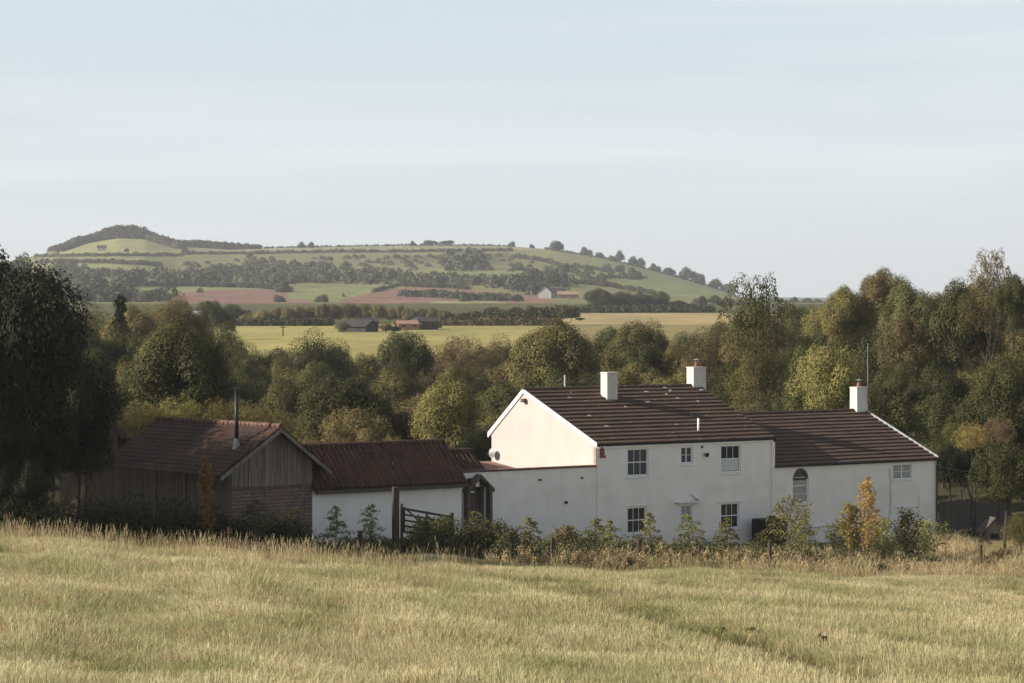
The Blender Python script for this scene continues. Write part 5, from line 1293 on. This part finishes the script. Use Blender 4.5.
def grassmat(name, base_c, tip_a, tip_b, patch):
    m, nt, b = newmat(name)
    oi = N(nt, 'ShaderNodeObjectInfo'); tc = N(nt, 'ShaderNodeTexCoord'); sx = N(nt, 'ShaderNodeSeparateXYZ'); nt.links.new(tc.outputs['Object'], sx.inputs[0])
    f = noise(nt, .22, 5, coord='World', sc=(1, .45, 1), rough=.6); f2 = noise(nt, .9, 3, coord='World', sc=(1, .6, 1))
    tip = ramp(nt, oi.outputs['Random'], [(0, tip_a), (.55, tip_b), (1, tuple(np.array(tip_b)*1.25))])
    tip = mixc(nt, ramp(nt, f, [(.42, (0, 0, 0)), (.60, (.85, .85, .85))]), tip, patch)
    tip = mixc(nt, ramp(nt, f2, [(.55, (0, 0, 0)), (.72, (.6, .6, .6))]), tip, tuple(np.array(tip_a)*np.array([1.1, .8, .75])))
    col = mixc(nt, ramp(nt, sx.outputs[2], [(.02, (0, 0, 0)), (.28, (1, 1, 1))]), base_c, tip)
    nt.links.new(col, b.inputs['Base Color']); b.inputs['Roughness'].default_value = .8; b.inputs['Specular IOR Level'].default_value = .15
    t = N(nt, 'ShaderNodeBsdfTranslucent'); nt.links.new(col, t.inputs[0]); mx = N(nt, 'ShaderNodeMixShader'); mx.inputs[0].default_value = .3
    nt.links.new(b.outputs[0], mx.inputs[1]); nt.links.new(t.outputs[0], mx.inputs[2]); nt.links.new(mx.outputs[0], nt.nodes['Material Output'].inputs[0])
    return m
GM = grassmat('meadow_grass', (.24, .22, .11), (.44, .40, .215), (.60, .535, .32), (.37, .36, .17))
GD = grassmat('dry_tall_grass', (.17, .145, .075), (.36, .285, .16), (.50, .40, .24), (.33, .29, .14))
def scatter(name, label, pts, protos, mat, kindname='grass'):
    """pts (n,4): x,y,z,scale -> geometry-nodes instances of a few tufts"""
    col = bpy.data.collections.new(name+'_tufts')
    for me in protos:
        me.materials.clear(); me.materials.append(mat); ob = bpy.data.objects.new('tuft', me); col.objects.link(ob)
    me = bpy.data.meshes.new(name); n = len(pts); me.vertices.add(n); me.vertices.foreach_set('co', np.ascontiguousarray(pts[:, :3], dtype=np.float32).ravel())
    a = me.attributes.new('sc', 'FLOAT', 'POINT'); a.data.foreach_set('value', pts[:, 3].astype(np.float32))
    a = me.attributes.new('rz', 'FLOAT', 'POINT'); a.data.foreach_set('value', (rng.random(n)*6.28).astype(np.float32))
    o = bpy.data.objects.new(name, me); COL.objects.link(o); tag(o, label, kindname, None, 'stuff')
    ng = bpy.data.node_groups.new(name+'_scatter', 'GeometryNodeTree'); ng.interface.new_socket('Geometry', in_out='INPUT', socket_type='NodeSocketGeometry'); ng.interface.new_socket('Geometry', in_out='OUTPUT', socket_type='NodeSocketGeometry')
    gi = ng.nodes.new('NodeGroupInput'); go = ng.nodes.new('NodeGroupOutput'); iop = ng.nodes.new('GeometryNodeInstanceOnPoints'); ci = ng.nodes.new('GeometryNodeCollectionInfo')
    ci.inputs['Collection'].default_value = col; ci.inputs['Separate Children'].default_value = True; ci.inputs['Reset Children'].default_value = True
    m2p = ng.nodes.new('GeometryNodeMeshToPoints'); ng.links.new(gi.outputs[0], m2p.inputs[0]); ng.links.new(m2p.outputs[0], iop.inputs['Points'])
    ng.links.new(ci.outputs[0], iop.inputs['Instance']); iop.inputs['Pick Instance'].default_value = True
    def attr(nm):
        q = ng.nodes.new('GeometryNodeInputNamedAttribute'); q.data_type = 'FLOAT'; q.inputs[0].default_value = nm; return q.outputs[0]
    cx = ng.nodes.new('ShaderNodeCombineXYZ'); ng.links.new(attr('rz'), cx.inputs[2]); ng.links.new(cx.outputs[0], iop.inputs['Rotation'])
    ng.links.new(attr('sc'), iop.inputs['Scale']); ng.links.new(iop.outputs[0], go.inputs[0])
    md = o.modifiers.new('scatter', 'NODES'); md.node_group = ng
    return o
def grass_pts(n, y0, y1, lo=-60, hi=1084, dens_fall=1.0):
    y = y0+(y1-y0)*rng.random(n)**dens_fall; x = ((lo-CX)+(hi-lo)*rng.random(n))/F*y
    z = zfun(x, y); return x, y, z
n = 235000
yy = np.concatenate([50+12*rng.random(14000), 60+(158-60)*rng.random(n)])
keep = rng.random(len(yy)) < np.minimum(1, yy/120.0+.25); yy = yy[keep]
xx = ((-330-CX)+(1684)*rng.random(len(yy)))/F*yy; zz = zfun(xx, yy)
px_, row_ = proj(xx, yy, zz); d = polydist(px_, row_, TRACK)
sc = .85+.5*rng.random(len(yy)); pat = np.sin(xx*.9+yy*.35)*np.sin(xx*.31-yy*.22+2); sc *= 1+.38*pat*rng.uniform(.5, 1.3, len(yy))
ontr = d < 3+(row_-560)*.05; sc = np.where(ontr, sc*.4, sc)
sc *= np.interp(yy, [112, 132, 140], [1, .8, .6])
aa_ = np.array([ab(x, y) for x, y in zip(xx[yy > 140], yy[yy > 140])])
ok = ~(ontr & (rng.random(len(yy)) < .6)); ok[yy > 140] = aa_[:, 1] < -.3
pts = np.stack([xx, yy, zz, sc], 1)[ok]
protos = [blademesh(s, 54, .215, .27, .0075, head=(s % 2 == 0), lean=.85) for s in range(8)]
scatter('meadow_grass', 'tall yellow-green and straw meadow grass covering the slope', pts, protos, GM)
n2 = 420; yc = 60+78*rng.random(n2); xc = ((-60-CX)+1150*rng.random(n2))/F*yc; k_ = rng.integers(3, 9, n2); cy_ = np.repeat(yc, k_)+rng.normal(size=k_.sum())*.5; cx_ = np.repeat(xc, k_)+rng.normal(size=k_.sum())*.4
yg = 68+52*rng.random(5200); pg = 430+640*rng.random(5200); xg = (pg-CX)/F*yg; _, rg = proj(xg, yg, zfun(xg, yg)); dg = polydist(pg, rg, TRACK)
kg = (rg < np.interp(pg, [p[0] for p in TRACK], [p[1] for p in TRACK])+2) & (dg < 42) & (dg > 3) & (rng.random(5200) < .75*np.exp(-dg/26)); cx_ = np.concatenate([cx_, xg[kg]]); cy_ = np.concatenate([cy_, yg[kg]])
pts = np.stack([cx_, cy_, zfun(cx_, cy_), .7+.7*rng.random(len(cx_))], 1)
scatter('green_tussocks', 'darker green tussocks dotted through the straw-coloured meadow', pts, [blademesh(120+s, 60, .36, .2, .014, lean=.6) for s in range(3)], grassmat('tussock_grass', (.13, .135, .055), (.23, .23, .09), (.31, .29, .12), (.20, .21, .08)))
# taller dry seed heads, on the crest at the left and scattered
y = np.concatenate([112+9*rng.random(520), 62+85*rng.random(1500), 118+8*rng.random(700)])
pxr = np.concatenate([-60+440*rng.random(520), -60+1144*rng.random(1500), -40+500*rng.random(700)])
x = (pxr-CX)/F*y; pts = np.stack([x, y, zfun(x, y), .75+.75*rng.random(len(y))], 1)
scatter('seeding_grass', 'tall dry seed heads standing above the meadow and along its crest', pts, [blademesh(50+s, 5, .75, .25, .011, head=True, lean=.22) for s in range(4)], GD)
# long dry grass under the saplings and in the far garden corner
y = np.concatenate([138+14*rng.random(3600), 155+14*rng.random(2200)])
pxr = np.concatenate([490+570*rng.random(3600), 930+140*rng.random(2200)])
x = (pxr-CX)/F*y; z = zfun(x, y); q_ = np.array([ab(a, b) for a, b in zip(x, y)]); ok = (q_[:, 1] < -.4) | (q_[:, 0] > A2+.5)
sc_ = .45+1.0*rng.random(len(y))**2.4; sc_[(y > 150) & (pxr > 970) & (pxr < 1016)] *= .35
pts = np.stack([x, y, z, sc_], 1)[ok]
scatter('dry_grass', 'long tawny dry grass round the saplings and the far garden corner', pts, [blademesh(70+s, 22, .55, .28, .018, head=True, lean=.4) for s in range(4)], GD)
